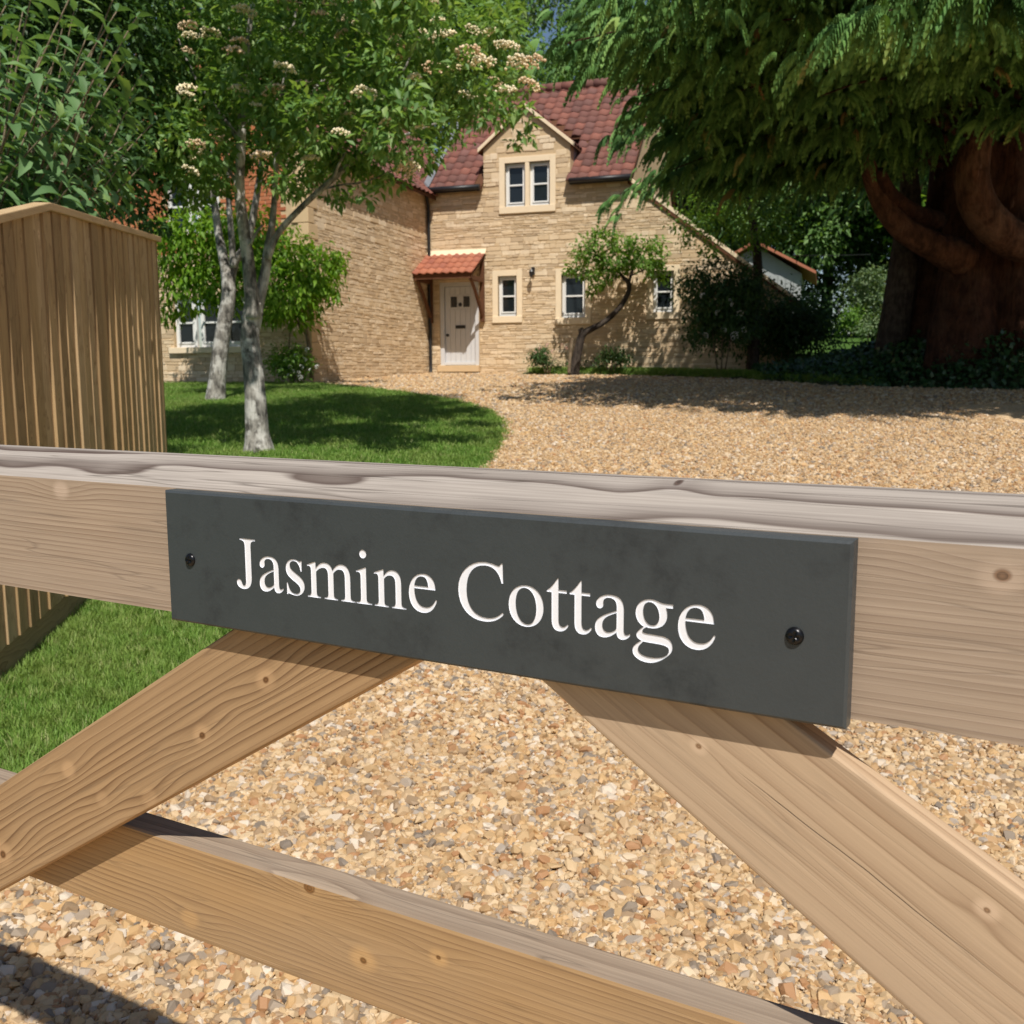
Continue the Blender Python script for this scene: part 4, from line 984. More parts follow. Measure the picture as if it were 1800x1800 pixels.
def cloud(clumps, size, fill, ratio=.5, sub=9, tight=.34, droop=.5, flat=.8, upn=1.0):
    """leaves gathered into twigs inside round clumps (x,y,z,r): returns places, axes, faces, lengths"""
    Cs = []; Ds = []; Ns = []; Ls = []
    for (x, y, z, r) in clumps:
        n = max(int(fill*5.5*r*r/(size*size*ratio)), 12); m = max(int(sub*(.6+r)), 4)
        d = unit(RNG.normal(size=(m, 3))); tw = d*(RNG.uniform(.25, 1, (m, 1))**.5)*r*np.array([1, 1, flat])
        k = RNG.integers(0, m, n)
        off = RNG.normal(size=(n, 3))*r*tight*np.array([1, 1, .7])
        P = tw[k]+off
        Cs.append(P+np.array([x, y, z])); rad = unit(P)
        Ds.append(rad*.7+RNG.normal(size=(n, 3))*.6-np.array([0, 0, droop])); Ns.append(rad*.35+np.array([0, 0, upn])+RNG.normal(size=(n, 3))*.45)
        Ls.append(size*RNG.uniform(.6, 1.3, n))
    return np.concatenate(Cs), np.concatenate(Ds), np.concatenate(Ns), np.concatenate(Ls)
def foliage_mesh(name, parent, clumps, size, fill, mat, ratio=.5, tmpl=LEAF2, **kw):
    C, D, Nn, L = cloud(clumps, size, fill, ratio, **kw)
    V, FF, rn = leaf_arrays(C, D, Nn, L, L*ratio, tmpl)
    o = link(name, mesh_np(name, V, FF, mat, rn), parent); o['kind'] = 'stuff'; return o
def pxc(lst, Y, dY=0.5):
    """clumps given by where they show in the photograph, spread in depth about Y"""
    out = []
    for (px, py, rp) in lst:
        y = Y+RNG.uniform(-dY, dY); p = at(px, py, y); out.append((p[0], p[1], p[2], rp*y/F_PX))
    return out
def trunk_obj(name, parent, paths, mat, n=10):
    """one continuous woody body out of tapering limbs: [(points, radii)]"""
    mb = MB()
    for pts, rad in paths:
        pts = [Vector(p) for p in pts]; P = []; Rr = []
        for i in range(len(pts)-1):
            p0 = pts[max(i-1, 0)]; p1 = pts[i]; p2 = pts[i+1]; p3 = pts[min(i+2, len(pts)-1)]
            for k in range(4):
                u_ = k/4
                P.append(0.5*((2*p1)+(p2-p0)*u_+(2*p0-5*p1+4*p2-p3)*u_*u_+(3*p1-p0-3*p2+p3)*u_**3)); Rr.append(rad[i]*(1-u_)+rad[i+1]*u_)
        P.append(pts[-1]); Rr.append(rad[-1])
        mb.tube(P, Rr, n)
    return mb.obj(name, mat, parent, 0, True)
def pxp(lst, Y=None): return [tuple(at(p[0], p[1], p[2] if len(p) > 2 else Y)) for p in lst]

M_L1 = foliage('leaf_rowan', [(0, (0.10, 0.20, 0.055)), (.35, (0.15, 0.275, 0.075)), (.7, (0.20, 0.34, 0.095)), (1, (0.29, 0.41, 0.13))], .42)
M_LDARK = foliage('leaf_dark', [(0, (0.03, 0.07, 0.02)), (.5, (0.045, 0.105, 0.028)), (1, (0.08, 0.155, 0.04))], .25)
M_LBUD = foliage('leaf_buddleia', [(0, (0.085, 0.17, 0.06)), (.5, (0.13, 0.24, 0.09)), (.85, (0.18, 0.31, 0.13)), (1, (0.25, 0.37, 0.11))], .3, .6)
M_LWIS = foliage('leaf_wisteria', [(0, (0.10, 0.22, 0.014)), (.5, (0.16, 0.32, 0.022)), (1, (0.25, 0.40, 0.04))], .45)
M_LCON = foliage('leaf_conifer', [(0, (0.050, 0.125, 0.036)), (.35, (0.10, 0.215, 0.058)), (.7, (0.175, 0.32, 0.085)), (.94, (0.27, 0.40, 0.11)), (1, (0.28, 0.17, 0.07))], .1, .65, .2)
M_LBG = foliage('leaf_background', [(0, (0.085, 0.17, 0.045)), (.5, (0.13, 0.25, 0.065)), (1, (0.20, 0.33, 0.10))], .4)
M_LPALE = foliage('leaf_pale', [(0, (0.10, 0.17, 0.075)), (.5, (0.15, 0.23, 0.11)), (1, (0.22, 0.29, 0.15))], .4)
M_LAPR = foliage('leaf_fresh', [(0, (0.085, 0.19, 0.028)), (.5, (0.14, 0.28, 0.042)), (1, (0.22, 0.36, 0.07))], .45)
M_LIVY = foliage('leaf_ivy', [(0, (0.02, 0.06, 0.02)), (.6, (0.035, 0.095, 0.028)), (1, (0.07, 0.13, 0.05))], .15, .35, .5)
M_BIRCH = bark('bark_lichened', (0.085, 0.078, 0.068), (0.40, 0.375, 0.33), (0.60, 0.58, 0.53), 12, .85)
M_BDARK = bark('bark_dark', (0.028, 0.022, 0.018), (0.07, 0.055, 0.045), (0.12, 0.10, 0.08), 14, .3)
M_BRED = bark('bark_red', (0.035, 0.014, 0.008), (0.085, 0.036, 0.020), (0.105, 0.055, 0.034), 6, .4, .12)
M_BLIMB = bark('bark_limb', (0.05, 0.022, 0.012), (0.14, 0.065, 0.038), (0.17, 0.095, 0.06), 6, .5, .08)  # lighter copy of the red bark: light on these limbs is put into colour
M_BTWIG = bark('bark_twig', (0.15, 0.11, 0.07), (0.28, 0.22, 0.15), (0.34, 0.28, 0.2), 20, .3)
def blossom(name, c1, c2):
    t = NT(name); t.color(t.ramp(t.rnd(), [(0, c1), (1, c2)])); return t.set(.8, .15)
M_CREAM = blossom('petal_cream', (0.80, 0.67, 0.40), (0.84, 0.75, 0.54))
M_PEACH = blossom('petal_peach', (0.70, 0.48, 0.29), (0.80, 0.64, 0.44))
M_PWHITE = blossom('petal_white', (0.78, 0.78, 0.74), (0.85, 0.85, 0.82))
M_PINK = blossom('petal_pink', (0.74, 0.42, 0.36), (0.80, 0.60, 0.52))
def cluster_mesh(name, seed, mat, n=55, flat=.35):
    r = np.random.default_rng(seed); oc = np.array([(1,0,0),(0,1,0),(-1,0,0),(0,-1,0),(0,0,1),(0,0,-1.)]); of = np.array([(0,1,4),(1,2,4),(2,3,4),(3,0,4),(1,0,5),(2,1,5),(3,2,5),(0,3,5)])
    V = []; Fc = []; rn = []
    for i in range(n):
        a = r.uniform(0, 6.283); q = math.sqrt(r.uniform(0, 1)); p = np.array([math.cos(a)*q, math.sin(a)*q, flat*(1-q*q)+r.uniform(-.12, .12)])
        V.append(oc*r.uniform(.09, .18)+p); Fc.append(of+6*i); rn += [r.uniform()]*6
    return mesh_np(name, np.concatenate(V), np.concatenate(Fc), mat, rn)
CL_C = [cluster_mesh('flower_cluster', i, M_CREAM) for i in range(3)]; CL_P = [cluster_mesh('flower_cluster', 9+i, M_PEACH) for i in range(3)]
CL_W = [cluster_mesh('flower', 20+i, M_PWHITE, 40, .8) for i in range(2)]; CL_K = [cluster_mesh('flower', 30+i, M_PINK, 40, .8) for i in range(2)]

# ---- the two flowering trees on the lawn
Y1 = 9.8
ft = empty('flowering_tree', (*at(455, 795, Y1)[:2], float(zt(-2.49, 9.8))))
def under(o, e):          # keep world position under an Empty that is only shifted
    o.parent = e; o.matrix_parent_inverse = Matrix.Translation(-Vector(e.location)) @ Matrix.Identity(4); return o
tag(ft, 'pale lichened tree with cream flower heads, nearer of two trunks on the lawn', 'tree', 'flowering trees on the lawn')
limbs = [(pxp([(456, 815), (455, 790), (452, 760), (449, 700), (444, 640), (439, 595), (442, 555), (445, 530)], Y1), [.20, .155, .118, .105, .098, .094, .090, .080]),
         (pxp([(445, 560), (441, 510), (436, 455), (428, 400), (421, 330), (424, 250), (428, 150), (440, 40), (455, -80)], 9.75), [.072, .066, .060, .056, .050, .044, .034, .024, .014]),
         (pxp([(446, 580), (456, 525), (466, 480), (471, 440), (478, 395), (484, 330), (488, 240), (500, 140), (520, 20)], 9.85), [.066, .058, .05, .044, .034, .026, .022, .016, .01]),
         (pxp([(470, 455), (486, 415), (510, 385), (545, 350), (585, 315), (625, 280), (670, 255), (720, 235), (770, 215)], 9.7), [.036, .032, .03, .028, .027, .024, .02, .015, .008]),
         (pxp([(560, 335), (600, 325), (640, 320), (690, 300)], 9.7), [.012, .010, .008, .005]),
         (pxp([(585, 315), (610, 260), (650, 200), (700, 140), (740, 60)], 9.6), [.016, .014, .012, .010, .006]),
         (pxp([(424, 250), (380, 190), (340, 130), (310, 60)], 9.9), [.026, .02, .014, .008]),
         (pxp([(421, 330), (395, 290), (360, 260), (330, 230)], 9.8), [.02, .016, .012, .006]),
         (pxp([(488, 240), (540, 170), (600, 110), (660, 40), (700, -40)], 9.9), [.018, .015, .012, .009, .006]),
         (pxp([(439, 430), (450, 410), (462, 395)], 9.7), [.016, .014, .010])]
under(trunk_obj('trunk', None, limbs, M_BIRCH, 12), ft)
cl = pxc([(345, 330, 34), (305, 300, 34), (330, 250, 55), (300, 170, 60), (350, 110, 75), (310, 40, 70), (400, 150, 60), (430, 60, 80), (510, 50, 85), (590, 70, 85), (560, 150, 85), (500, 190, 60), (450, 220, 45), (620, 180, 75), (560, 250, 55), (620, 260, 55), (660, 300, 32), (690, 220, 60), (700, 140, 75), (690, 50, 80), (770, 70, 60), (760, 150, 65), (830, 130, 48), (850, 190, 38), (900, 150, 30), (925, 200, 20), (780, 210, 40), (735, 270, 32), (640, 345, 18), (700, 310, 20), (500, 320, 26), (520, 275, 40), (390, 250, 40), (905, 250, 11), (925, 240, 12), (380, 330, 22), (590, 345, 16), (480, 260, 25), (860, 60, 40), (740, 20, 60)]+[(310, 210, 50), (350, 190, 50), (400, 290, 34), (470, 300, 32), (530, 310, 34), (330, 290, 40), (560, 210, 50), (440, 150, 55), (370, 310, 26), (600, 300, 36)], 9.5, 1.3)
cl = [(a, b, c_, r_*1.15) for a, b, c_, r_ in cl]
cl += pxc([(RNG.uniform(640, 900), RNG.uniform(-60, 190), RNG.uniform(30, 50)) for _ in range(16)], 10.2, .9)
cl += pxc([(RNG.uniform(260, 860), RNG.uniform(-330, -40), RNG.uniform(60, 100)) for _ in range(11)], 10.4, 1.3)
cl += pxc([(RNG.uniform(330, 800), RNG.uniform(-200, 120), RNG.uniform(60, 90)) for _ in range(10)], 11.4, .7)
cl += pxc([(RNG.uniform(330, 800), RNG.uniform(-260, 40), RNG.uniform(60, 90)) for _ in range(9)], 8.3, .4)
under(foliage_mesh('crown', None, cl, .095, 2.7, M_L1, .46, LEAF2, sub=18, tight=.22, droop=.35), ft)
def put_clusters(tree, spots, Y, dY, r0, r1, group):
    for (px, py) in spots:
        y = Y+RNG.uniform(-dY, dY); p = at(px, py, y); m_ = random.choice(CL_C if random.random() < .6 else CL_P); s_ = random.uniform(r0, r1)
        under(link('flower_cluster', m_, None, p, (random.uniform(-.45, .2), random.uniform(-.3, .3), random.uniform(0, 6)), (s_, s_, s_)), tree)
put_clusters(ft, [(515, 58), (600, 60), (535, 150), (650, 122), (690, 100), (715, 38), (745, 62), (770, 65), (790, 62), (830, 52), (855, 60), (710, 85), (585, 150), (640, 165), (700, 190), (720, 180), (735, 195), (610, 205), (580, 120), (560, 180), (850, 110), (890, 160), (930, 150), (905, 110), (820, 170), (860, 185), (740, 225), (715, 300), (720, 290), (545, 280), (460, 275), (600, 235), (450, 215), (345, 255), (350, 275), (335, 300), (430, 20), (420, 160), (630, 0), (660, 5), (700, 8), (640, 60), (560, 25), (500, 120), (410, 90), (680, 215), (760, 120), (800, 120), (825, 95), (870, 145), (615, 35), (690, 60), (880, 80), (370, 60), (330, 90), (480, 160)]+[(RNG.uniform(520, 940), RNG.uniform(-10, 215)) for _ in range(8)]+[(RNG.uniform(310, 560), RNG.uniform(0, 280)) for _ in range(8)], 8.7, .6, .06, .11, '')

Y2 = 15.1
ft2 = empty('flowering_tree', (*at(378, 706, Y2)[:2], float(zt(*at(378, 706, Y2)[:2]))))
tag(ft2, 'slimmer lichened tree standing behind and left of the nearer lawn tree', 'tree', 'flowering trees on the lawn')
limbs = [(pxp([(379, 722), (379, 704), (382, 670), (387, 620), (395, 565), (402, 520), (400, 480)], Y2), [.22, .16, .128, .118, .11, .104, .095]),
         (pxp([(402, 500), (392, 450), (384, 410), (377, 360), (362, 300), (335, 250), (310, 190)], Y2), [.085, .07, .06, .052, .044, .034, .02]),
         (pxp([(402, 500), (412, 460), (428, 440), (442, 395), (455, 320), (470, 220), (480, 120)], 15.2), [.085, .07, .064, .055, .046, .034, .02]),
         (pxp([(410, 470), (407, 420), (402, 350), (398, 260), (400, 150)], 15.0), [.05, .045, .04, .03, .02])]
under(trunk_obj('trunk', None, limbs, M_BIRCH, 10), ft2)
cl = pxc([(350, 300, 26), (330, 200, 45), (400, 200, 45), (460, 160, 50), (300, 130, 50), (380, 110, 60), (470, 60, 60), (550, 100, 60), (310, 40, 60), (400, 20, 60), (520, 200, 40), (560, 20, 60), (620, 120, 50), (640, 50, 50), (290, 250, 30), (440, 260, 22), (560, 300, 18)], 15.1, 1.6)
cl += pxc([(RNG.uniform(270, 620), RNG.uniform(-60, 0), RNG.uniform(40, 60)) for _ in range(5)], 15.1, 1.6)
under(foliage_mesh('crown', None, cl, .09, 2.0, M_L1, .46, LEAF2, sub=12, tight=.28, droop=.35), ft2)
put_clusters(ft2, [(340, 60), (400, 50), (470, 40), (320, 150), (360, 180), (500, 100), (440, 120), (290, 90)], 13.6, .3, .05, .09, '')

# ---- buddleia behind the fence: long paired leaves on arching stems
bud = empty('buddleia_shrub', (-2.95, 5.6, float(zt(-2.95, 5.6))))
tag(bud, 'grey-green long-leaved shrub leaning over the timber fence', 'shrub')
stems = []; LC = []; LD = []; LN = []; LS = []
tips = [(20, 60), (5, 150), (40, 20), (95, 110), (110, 50), (105, 210), (150, 70), (165, 140), (60, 200), (30, 250), (140, 230), (190, 60), (220, 110), (230, 180), (145, 290), (225, 250), (205, 300), (170, 330), (80, 300), (250, 290), (20, 310), (0, 90), (70, 100), (130, 20), (180, 200), (205, 20), (240, 30), (10, 10), (60, 260), (100, 270), (150, 345), (215, 345), (120, 330), (40, 340), (-30, 120), (-30, 220), (-20, 30), (250, 130), (265, 220), (190, 270), (60, -30), (140, -40), (210, -30), (75, 150), (125, 150)]
for i, (px, py) in enumerate(tips):
    Yt = max(RNG.uniform(4.9, 6.2), 1.57/((900-px)/1750-.11)+RNG.uniform(.25, .6)); tip = Vector(at(px, py, Yt))
    bx_ = -3.0+RNG.uniform(-.5, .25); by_ = 5.6+RNG.uniform(-.5, .5); b0 = Vector((bx_, by_, 1.0))
    mid = b0.lerp(tip, .55)+Vector((RNG.uniform(-.1, .1), RNG.uniform(-.1, .1), .18))
    q = [b0.lerp(mid, k/4)*(1-k/8)+(mid.lerp(tip, k/4))*(k/8) for k in range(5)]
    pts = [b0*(1-u_)**2+mid*2*u_*(1-u_)+tip*u_*u_ for u_ in np.linspace(0, 1, 9)]
    stems.append((pts, list(np.linspace(.012, .003, 9))))
    for k in range(13):                              # leaf pairs up the upper part of the stem
        u_ = .36+.64*k/12; p = np.array(b0*(1-u_)**2+mid*2*u_*(1-u_)+tip*u_*u_); d = np.array((tip-mid).normalized()); a0 = RNG.uniform(0, 6.28)+k*1.57
        sd = unit(np.cross(d, [math.cos(a0), math.sin(a0), .3]))
        for sg in (-1, 1):
            LC.append(p); LD.append(sd*sg+d*(.35+.5*(k == 12))-np.array([0, 0, .12+.25*RNG.uniform()])); LN.append(d+np.array([0, -.2, .6])+RNG.normal(size=3)*.2); LS.append(RNG.uniform(.10, .185)*(1-.25*(k == 12)))
        if k == 12:
            for _ in range(2): LC.append(p); LD.append(d+RNG.normal(size=3)*.4); LN.append(np.array([0, -.5, 1])); LS.append(.075)
under(trunk_obj('stem', None, stems, M_BTWIG, 5), bud)
LC = np.array(LC); LD = unit(np.array(LD)); LN = np.array(LN); LS = np.array(LS)
vd = 900+F_PX*LC[:, 0]/LC[:, 1]; vy = 660-F_PX*(LC[:, 2]-EYE)/LC[:, 1]
sc_ = np.where((vd > 0) & (vd < 300) & (vy > 5) & (vy < 400), LS/LC[:, 1], 0); top = np.argsort(-sc_)[:300]; msk = np.ones(len(LC), bool); msk[top] = False
LM = []
for i in range(5):
    T, Fc = LEAFL; T = T.copy(); T[:, 0] *= .32+.04*i; T[:, 2] *= .6+.25*i
    LM.append(mesh_np('leaf', T, Fc, M_LBUD, smooth=True))
for k in top:
    d = LD[k]; x_ = unit(np.cross(d, LN[k])); z_ = np.cross(x_, d)
    m4 = Matrix(((x_[0], d[0], z_[0]), (x_[1], d[1], z_[1]), (x_[2], d[2], z_[2])))
    under(link('leaf', LM[k % 5], None, LC[k], m4.to_euler(), (LS[k],)*3), bud)
V, FF, rn = leaf_arrays(LC[msk], LD[msk], LN[msk], LS[msk], LS[msk]*.38, LEAFL)
o = under(link('foliage', mesh_np('foliage', V, FF, M_LBUD, rn), None), bud); o['kind'] = 'stuff'

# ---- dark evergreen behind it
def tree_simple(name, label, cat, base, limbs, clumps, size, fill, lm, bm_, group=None, ratio=.5, tmpl=LEAF2, **kw):
    e = empty(name, base); tag(e, label, cat, group)
    if limbs: under(trunk_obj('trunk', None, limbs, bm_, 8), e)
    under(foliage_mesh('crown', None, clumps, size, fill, lm, ratio, tmpl, **kw), e); return e
cl = pxc([(RNG.uniform(-60, 270), RNG.uniform(-120, 330), RNG.uniform(40, 70)) for _ in range(80)]+[(280, 350, 22), (265, 300, 40), (250, 370, 35), (295, 320, 18), (270, 390, 18), (200, 350, 45), (300, 230, 30), (288, 400, 10)], 9.2, 1.1)
tree_simple('evergreen_tree', 'dense dark evergreen filling the corner behind the grey-green shrub', 'tree', (-4.6, 9.3, .4), [(pxp([(60, 800), (70, 500), (90, 250), (100, 0)], 9.5), [.16, .13, .1, .05])], cl, .085, 2.4, M_LDARK, M_BDARK, tmpl=LEAF4, sub=14)

# ---- wisteria on the wing
wis = empty('wisteria', tuple(at(545, 660, 19.2)))
tag(wis, 'bright green climber draped over the gable end of the cottage wing', 'climber')
cl = pxc([(305, 410, 30), (340, 405, 34), (380, 405, 30), (415, 410, 34), (300, 460, 30), (345, 450, 36), (390, 455, 36), (430, 450, 34), (315, 505, 32), (360, 500, 34), (405, 505, 30), (300, 545, 20), (465, 440, 34), (500, 440, 34), (475, 490, 36), (520, 480, 40), (560, 470, 30), (580, 455, 18), (500, 530, 32), (545, 520, 34), (570, 500, 20), (520, 555, 22), (470, 545, 18), (590, 470, 12), (440, 390, 25)], 18.7, .35)
cl = [(a, b, c_, r_*1.3) for a, b, c_, r_ in cl]
under(foliage_mesh('foliage', None, cl, .15, 3.2, M_LWIS, .40, LEAF4, sub=18, tight=.36, droop=1.0), wis)
under(trunk_obj('stem', None, [(pxp([(548, 668), (545, 620), (538, 580), (530, 530), (500, 470)], 19.05), [.05, .042, .035, .03, .02]), (pxp([(540, 590), (500, 540), (440, 500), (370, 470), (310, 460)], 19.15), [.03, .026, .022, .018, .01]), (pxp([(505, 662), (508, 610), (512, 560), (520, 500)], 19.1), [.02, .018, .014, .01])], M_BTWIG, 8), wis)
# shrub with white flowers at the corner of the wing
def bush(name, label, px, py, w_, h_, Y, size, lm, fill=2.2, group=None, flowers=(), fm=None, fs=.05, tmpl=LEAF2, ratio=.5, cat='shrub', n=9, rs=1.0):
    b = at(px, py, Y); e = empty(name, (b[0], b[1], float(zt(b[0], b[1])))); tag(e, label, cat, group)
    k = Y/F_PX; cl = [(b[0]+RNG.uniform(-1, 1)*w_*k*.36, b[1]+RNG.uniform(-.3, .3)*w_*k, b[2]+h_*k*RNG.uniform(.2, .75), min(w_, h_)*k*RNG.uniform(.22, .40)*rs) for _ in range(n)]
    under(foliage_mesh('foliage', None, cl, size, fill*.8, lm, ratio, tmpl), e)
    under(trunk_obj('stem', None, [([(b[0]+dx*.2, b[1], b[2]-.05), (b[0]+dx*.6, b[1], b[2]+h_*k*.4), (b[0]+dx, b[1], b[2]+h_*k*.75)], [.018, .012, .005]) for dx in (-.25*w_*k, 0.02, .25*w_*k)], M_BTWIG, 5), e)
    for (fx, fy) in flowers:
        p = at(fx, fy, Y-w_*k*.36); s_ = fs*random.uniform(.7, 1.2); under(link('flower', random.choice(fm), None, p, (R(60), 0, random.uniform(0, 6)), (s_, s_, s_)), e)
    return e
bush('flowering_shrub', 'low leafy bush with white blooms at the foot of the climber', 518, 672, 78, 70, 18.75, .07, M_LAPR, 2.2, None, [(495, 650), (510, 645), (525, 655), (535, 632), (520, 625), (545, 650), (500, 635), (530, 645), (507, 660), (540, 615), (515, 652), (528, 663), (558, 645)], CL_W, .045)
# ---- roses and small bush under the front windows
bush('rose_bush', 'small rose bush with pale pink blooms under the front window', 962, 652, 66, 46, 23.4, .06, M_LDARK, 2.4, 'bushes in the front bed', [(950, 612), (963, 607), (988, 606), (972, 618), (940, 620), (958, 622), (995, 612)], CL_K, .05)
bush('low_bush', 'low dark bush behind the foot of the little twisted tree', 1075, 650, 84, 44, 23.2, .07, M_LDARK, 2.2, 'bushes in the front bed')
# ---- little twisted tree
YT = 23.0
tw = empty('fruit_tree', (*at(1010, 650, YT)[:2], float(zt(*at(1010, 650, YT)[:2])))); tag(tw, 'small crooked fruit tree with round leafy head before the front windows', 'tree')
under(trunk_obj('trunk', None, [(pxp([(1008, 660), (1012, 635), (1018, 608), (1024, 588), (1040, 578), (1062, 566), (1085, 545), (1102, 520), (1106, 500), (1096, 488)], YT), [.15, .115, .10, .09, .075, .066, .06, .056, .052, .045]), (pxp([(1024, 592), (1022, 582), (1020, 577)], YT), [.08, .07, .06]), (pxp([(1104, 503), (1110, 480), (1120, 450), (1135, 430)], YT), [.035, .03, .02, .01]), (pxp([(1096, 488), (1080, 470), (1050, 450), (1025, 440)], YT), [.035, .03, .02, .01]), (pxp([(1108, 485), (1140, 470), (1165, 455)], YT), [.022, .016, .008])], M_BDARK, 10), tw)
under(foliage_mesh('crown', None, pxc([(1030, 435, 22), (1060, 425, 24), (1095, 430, 26), (1130, 435, 24), (1155, 455, 20), (1165, 485, 14), (1040, 465, 26), (1075, 460, 26), (1110, 455, 22), (1015, 475, 16), (1050, 495, 20), (1040, 510, 10), (1140, 465, 20), (1000, 478, 8), (1075, 485, 12), (1160, 430, 14), (1050, 408, 8)], YT, .5), .11, 3.0, M_LAPR, .5, LEAF2, sub=14, tight=.3), tw)
st_ = MB().tube([at(1000, 655, 22.9), at(1002, 628, 22.9), at(1006, 594, 22.9)], .035, 8).obj('stake', M_BTWIG); tag(st_, 'weathered stake leaning beside the crooked fruit tree', 'stake')

# ---- the great conifer
CX, CY = 8.45, 18.4; CB = float(zt(CX, CY))
con = empty('conifer_tree', (CX, CY, CB)); tag(con, 'huge conifer with reddish trunk and drooping sprays over the drive', 'tree')
mb = MB(); rings = []; nseg = 40; hs = [-1.2, 0, .35, .9, 1.6, 2.6, 4.0, 6.5, 10, 15]; rs = [1.35, 1.18, 1.05, .95, .88, .82, .76, .62, .42, .12]
V = []
for h, r_ in zip(hs, rs):
    for k in range(nseg):
        a = 2*math.pi*k/nseg; fl = 1+(.16*math.sin(5*a+.8)+.10*math.sin(9*a+h*.5)+.05*math.sin(17*a))*max(.25, 1-h/6)
        V.append((CX+math.cos(a)*r_*fl, CY+math.sin(a)*r_*fl, CB+h))
Fc = [[i*nseg+k, i*nseg+(k+1) % nseg, (i+1)*nseg+(k+1) % nseg, (i+1)*nseg+k] for i in range(len(hs)-1) for k in range(nseg)]
under(link('trunk', mesh_np('trunk', V, Fc, M_BRED, smooth=True), None), con)
under(trunk_obj('limb', None, [(pxp([(1900, 400, 17.6), (1810, 428, 16.9), (1760, 408, 16.5), (1722, 365, 16.4), (1708, 310, 16.4), (1716, 250, 16.4), (1730, 200, 16.5), (1740, 140, 16.8)]), [.34, .31, .30, .29, .27, .24, .21, .17])], M_BLIMB, 14), con)
under(trunk_obj('limb', None, [(pxp([(1690, 455, 17.8), (1640, 432, 17.4), (1590, 405, 17.2), (1555, 365, 17.1), (1535, 320, 17.0), (1520, 270, 16.8)]), [.34, .24, .20, .17, .15, .11])], M_BLIMB, 12), con)
under(trunk_obj('limb', None, [(pxp([(1650, 390, 17.8), (1600, 370, 17.3), (1565, 340, 17.0), (1545, 300, 16.8)]), [.17, .14, .12, .09])], M_BRED, 10), con)
# a frond: a drooping flat spray with side sprigs
def frond_template(n=10):
    T = []; Fc = []
    ax = lambda u_: np.array([0, u_*.60-.05*u_*u_, .14*u_-.92*u_*u_])
    for i in range(n):
        u0 = i/n; p = ax(u0); p1 = ax(min(1, u0+.16))
        for sg in (-1, 1):
            b = len(T); l = .30*(1-u0*.72)
            tip = p+np.array([sg*l*.50, l*.45, -l*1.15]); w_ = .029
            T += [p+np.array([0, -w_, .0]), p+np.array([0, w_, .0]), (p+tip)/2+np.array([sg*w_, w_*1.6, .03]), tip]
            Fc += [(b, b+1, b+2), (b, b+2, b+3)]
    for i in range(4):
        u0 = i/4; a, c_ = ax(u0), ax(u0+.25); b = len(T); T += [a+np.array([-.012, 0, 0]), a+np.array([.012, 0, 0]), c_]; Fc += [(b, b+1, b+2)]
    return np.array(T), np.array(Fc)
FT, FF_ = frond_template()
bo = []; FC = []; FD = []; FS = []
def bough(a, za, L, lift, nf, thick=.06, fr0=.25, f0=.28, f1=.58):
    d = np.array([math.cos(a), math.sin(a), 0]); p0 = np.array([CX, CY, CB+za]); sd = np.array([-d[1], d[0], 0])
    us = np.linspace(0, 1, 8); wob = RNG.normal(0, .12)
    f = lambda u_: p0+d*L*u_+sd*wob*L*u_*u_+np.array([0, 0, lift*math.sin(min(u_*2.2, 3.1))-1.15*u_*u_*L*.13])
    bo.append(([tuple(f(u_)) for u_ in us], list(np.linspace(thick, .008, 8))))
    for _ in range(nf):
        u_ = RNG.uniform(fr0, 1.03)**.8; sp = (1.0-.55*u_)*L*.17+.1; off = RNG.normal(0, 1)*sp*.6
        p = f(u_)+sd*off+np.array([0, 0, -abs(off)*.28+RNG.normal(0, .10)]); dd = d*RNG.uniform(.3, 1)+sd*np.sign(off)*RNG.uniform(.1, .9)+RNG.normal(size=3)*.18
        FC.append(p); FD.append(dd*np.array([1, 1, .3])); FS.append(RNG.uniform(f0, f1))
for i in range(105):
    za = 2.9+11.5*(i/105)**1.25; a = i*2.39996+RNG.uniform(-.2, .2)
    L = 7.2*max(.12, 1-(za-2.9)/11.5)*RNG.uniform(.8, 1.05)
    if math.sin(a) > .25: L *= .62
    bough(a, za, L, .55, int((100 if math.sin(a) < .35 else 45)*min(1, L/5)+10))
